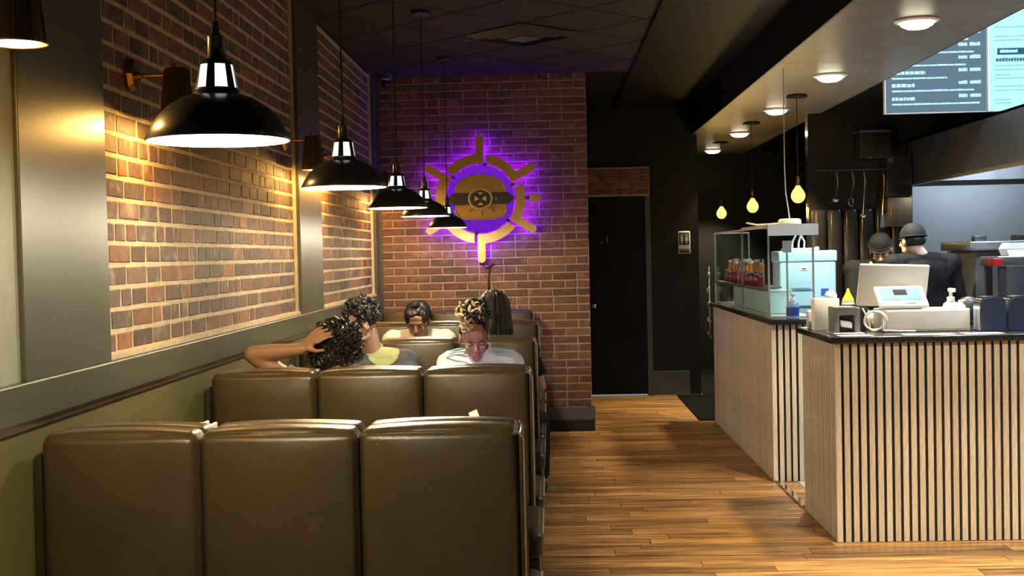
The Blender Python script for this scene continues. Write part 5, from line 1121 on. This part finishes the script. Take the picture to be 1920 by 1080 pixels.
# bearded cook facing the counter
H = headM((2.575, 9.62, 1.515), 163, 30, 3)
t, SL, SR, nb = person('bearded cook in dark cap and hoodie looking down', (2.57, 9.80, 0.93), 178, (2.58, 9.74, 1.365), H,
    (((2.88, 9.66, 1.06), (2.70, 9.50, 1.04), (-0.6, -0.5, 0), (0, 0, -1)), ((2.37, 9.62, 1.04), (2.46, 9.48, 1.04), (0.6, -0.5, 0), (0, 0, -1))), 'skin_olive', 'hoodie', 1.2, seated=False, sh_w=0.20, voxel=0.005)
def dome(H, c, rad, zlo, n=28, rings=9):
    q = MB(); vs = []; fs = []
    for off_ in (0.0, -0.004):
        for j in range(rings + 1):
            ph_ = (math.pi / 2) * j / rings
            for k in range(n):
                a = 2 * math.pi * k / n; vs.append(H @ Vector((c[0] + (rad[0] + off_) * math.cos(a) * max(math.cos(ph_), 0.001) ** 0.85, c[1] + (rad[1] + off_) * math.sin(a) * max(math.cos(ph_), 0.001) ** 0.85, c[2] + zlo + (rad[2] + off_ - zlo) * math.sin(ph_))))
    m_ = (rings + 1) * n
    for j in range(rings):
        for k in range(n):
            fs.append((j * n + k, j * n + (k + 1) % n, (j + 1) * n + (k + 1) % n, (j + 1) * n + k)); fs.append((m_ + j * n + k, m_ + (j + 1) * n + k, m_ + (j + 1) * n + (k + 1) % n, m_ + j * n + (k + 1) % n))
    for k in range(n): fs.append((k, m_ + k, m_ + (k + 1) % n, (k + 1) % n))
    q.add(vs, fs); return q
hat = obj('cap', dome(H, (0, -0.010, 0.045), (0.086, 0.103, 0.095), 0.0), 'cap_dark', t)
q = MB(); q.tube([H @ Vector((0.088 * math.cos(a), -0.010 + 0.105 * math.sin(a), 0.055)) for a in [2 * math.pi * k / 28 for k in range(28)]], 0.008, 6, closed=True); obj('cap_band', q, 'cap_dark', hat)
q = MB(); r3 = H.to_3x3()
q.ell(H @ Vector((0, 0.062, -0.092)), (0.040, 0.032, 0.030), r3)
for sx in (-1, 1): q.ell(H @ Vector((sx * 0.046, 0.026, -0.066)), (0.022, 0.036, 0.038), r3); q.cap(H @ Vector((sx * 0.064, 0.004, -0.02)), H @ Vector((sx * 0.056, 0.016, -0.06)), 0.010, 0.016); q.cap(H @ Vector((sx * 0.006, 0.096, -0.047)), H @ Vector((sx * 0.028, 0.084, -0.062)), 0.005, 0.006)
grow('beard', q, 'brow', t, 0.005, 2, 0.002, 80); face_parts(t, H, 'skin_olive')
q = MB(); q.tube([(2.51, 9.69, 1.42), (2.56, 9.63, 1.395), (2.64, 9.64, 1.40), (2.675, 9.69, 1.43), (2.67, 9.75, 1.46)], [0.014, 0.018, 0.02, 0.022, 0.014], 10); obj('hood_lining', q, 'hood_lining', t)
# cook with his back turned
H = headM((2.635, 9.0, 1.578), 24, 4, 0)
t, *_ = person('cook in black shirt and slate cap with his back turned', (2.70, 9.02, 0.97), 8, (2.695, 8.98, 1.412), H,
    (((2.40, 9.10, 1.10), (2.52, 9.30, 1.08), (0.2, 0.9, 0), (0, 0, -1)), ((3.00, 9.04, 1.08), (2.86, 9.24, 1.06), (-0.2, 0.9, 0), (0, 0, -1))), 'skin_fair', 'shirt_black', 1.2, seated=False, sh_w=0.215, voxel=0.006)
hat = obj('cap', dome(H, (0, -0.012, 0.030), (0.086, 0.104, 0.105), 0.0), 'cap_cloth', t)
q = MB(); q.tube([H @ Vector((0.087 * math.cos(a), -0.012 + 0.105 * math.sin(a), 0.036)) for a in [2 * math.pi * k / 28 for k in range(28)]], 0.006, 6, closed=True); obj('cap_band', q, 'cap_cloth', hat)
hair_base('hair', H, (0, -0.026, 0.008), (0.080, 0.082, 0.058), t, 'hair_black', 0.001, 60); face_parts(t, H)

bpy.data.scenes.remove(WORK)
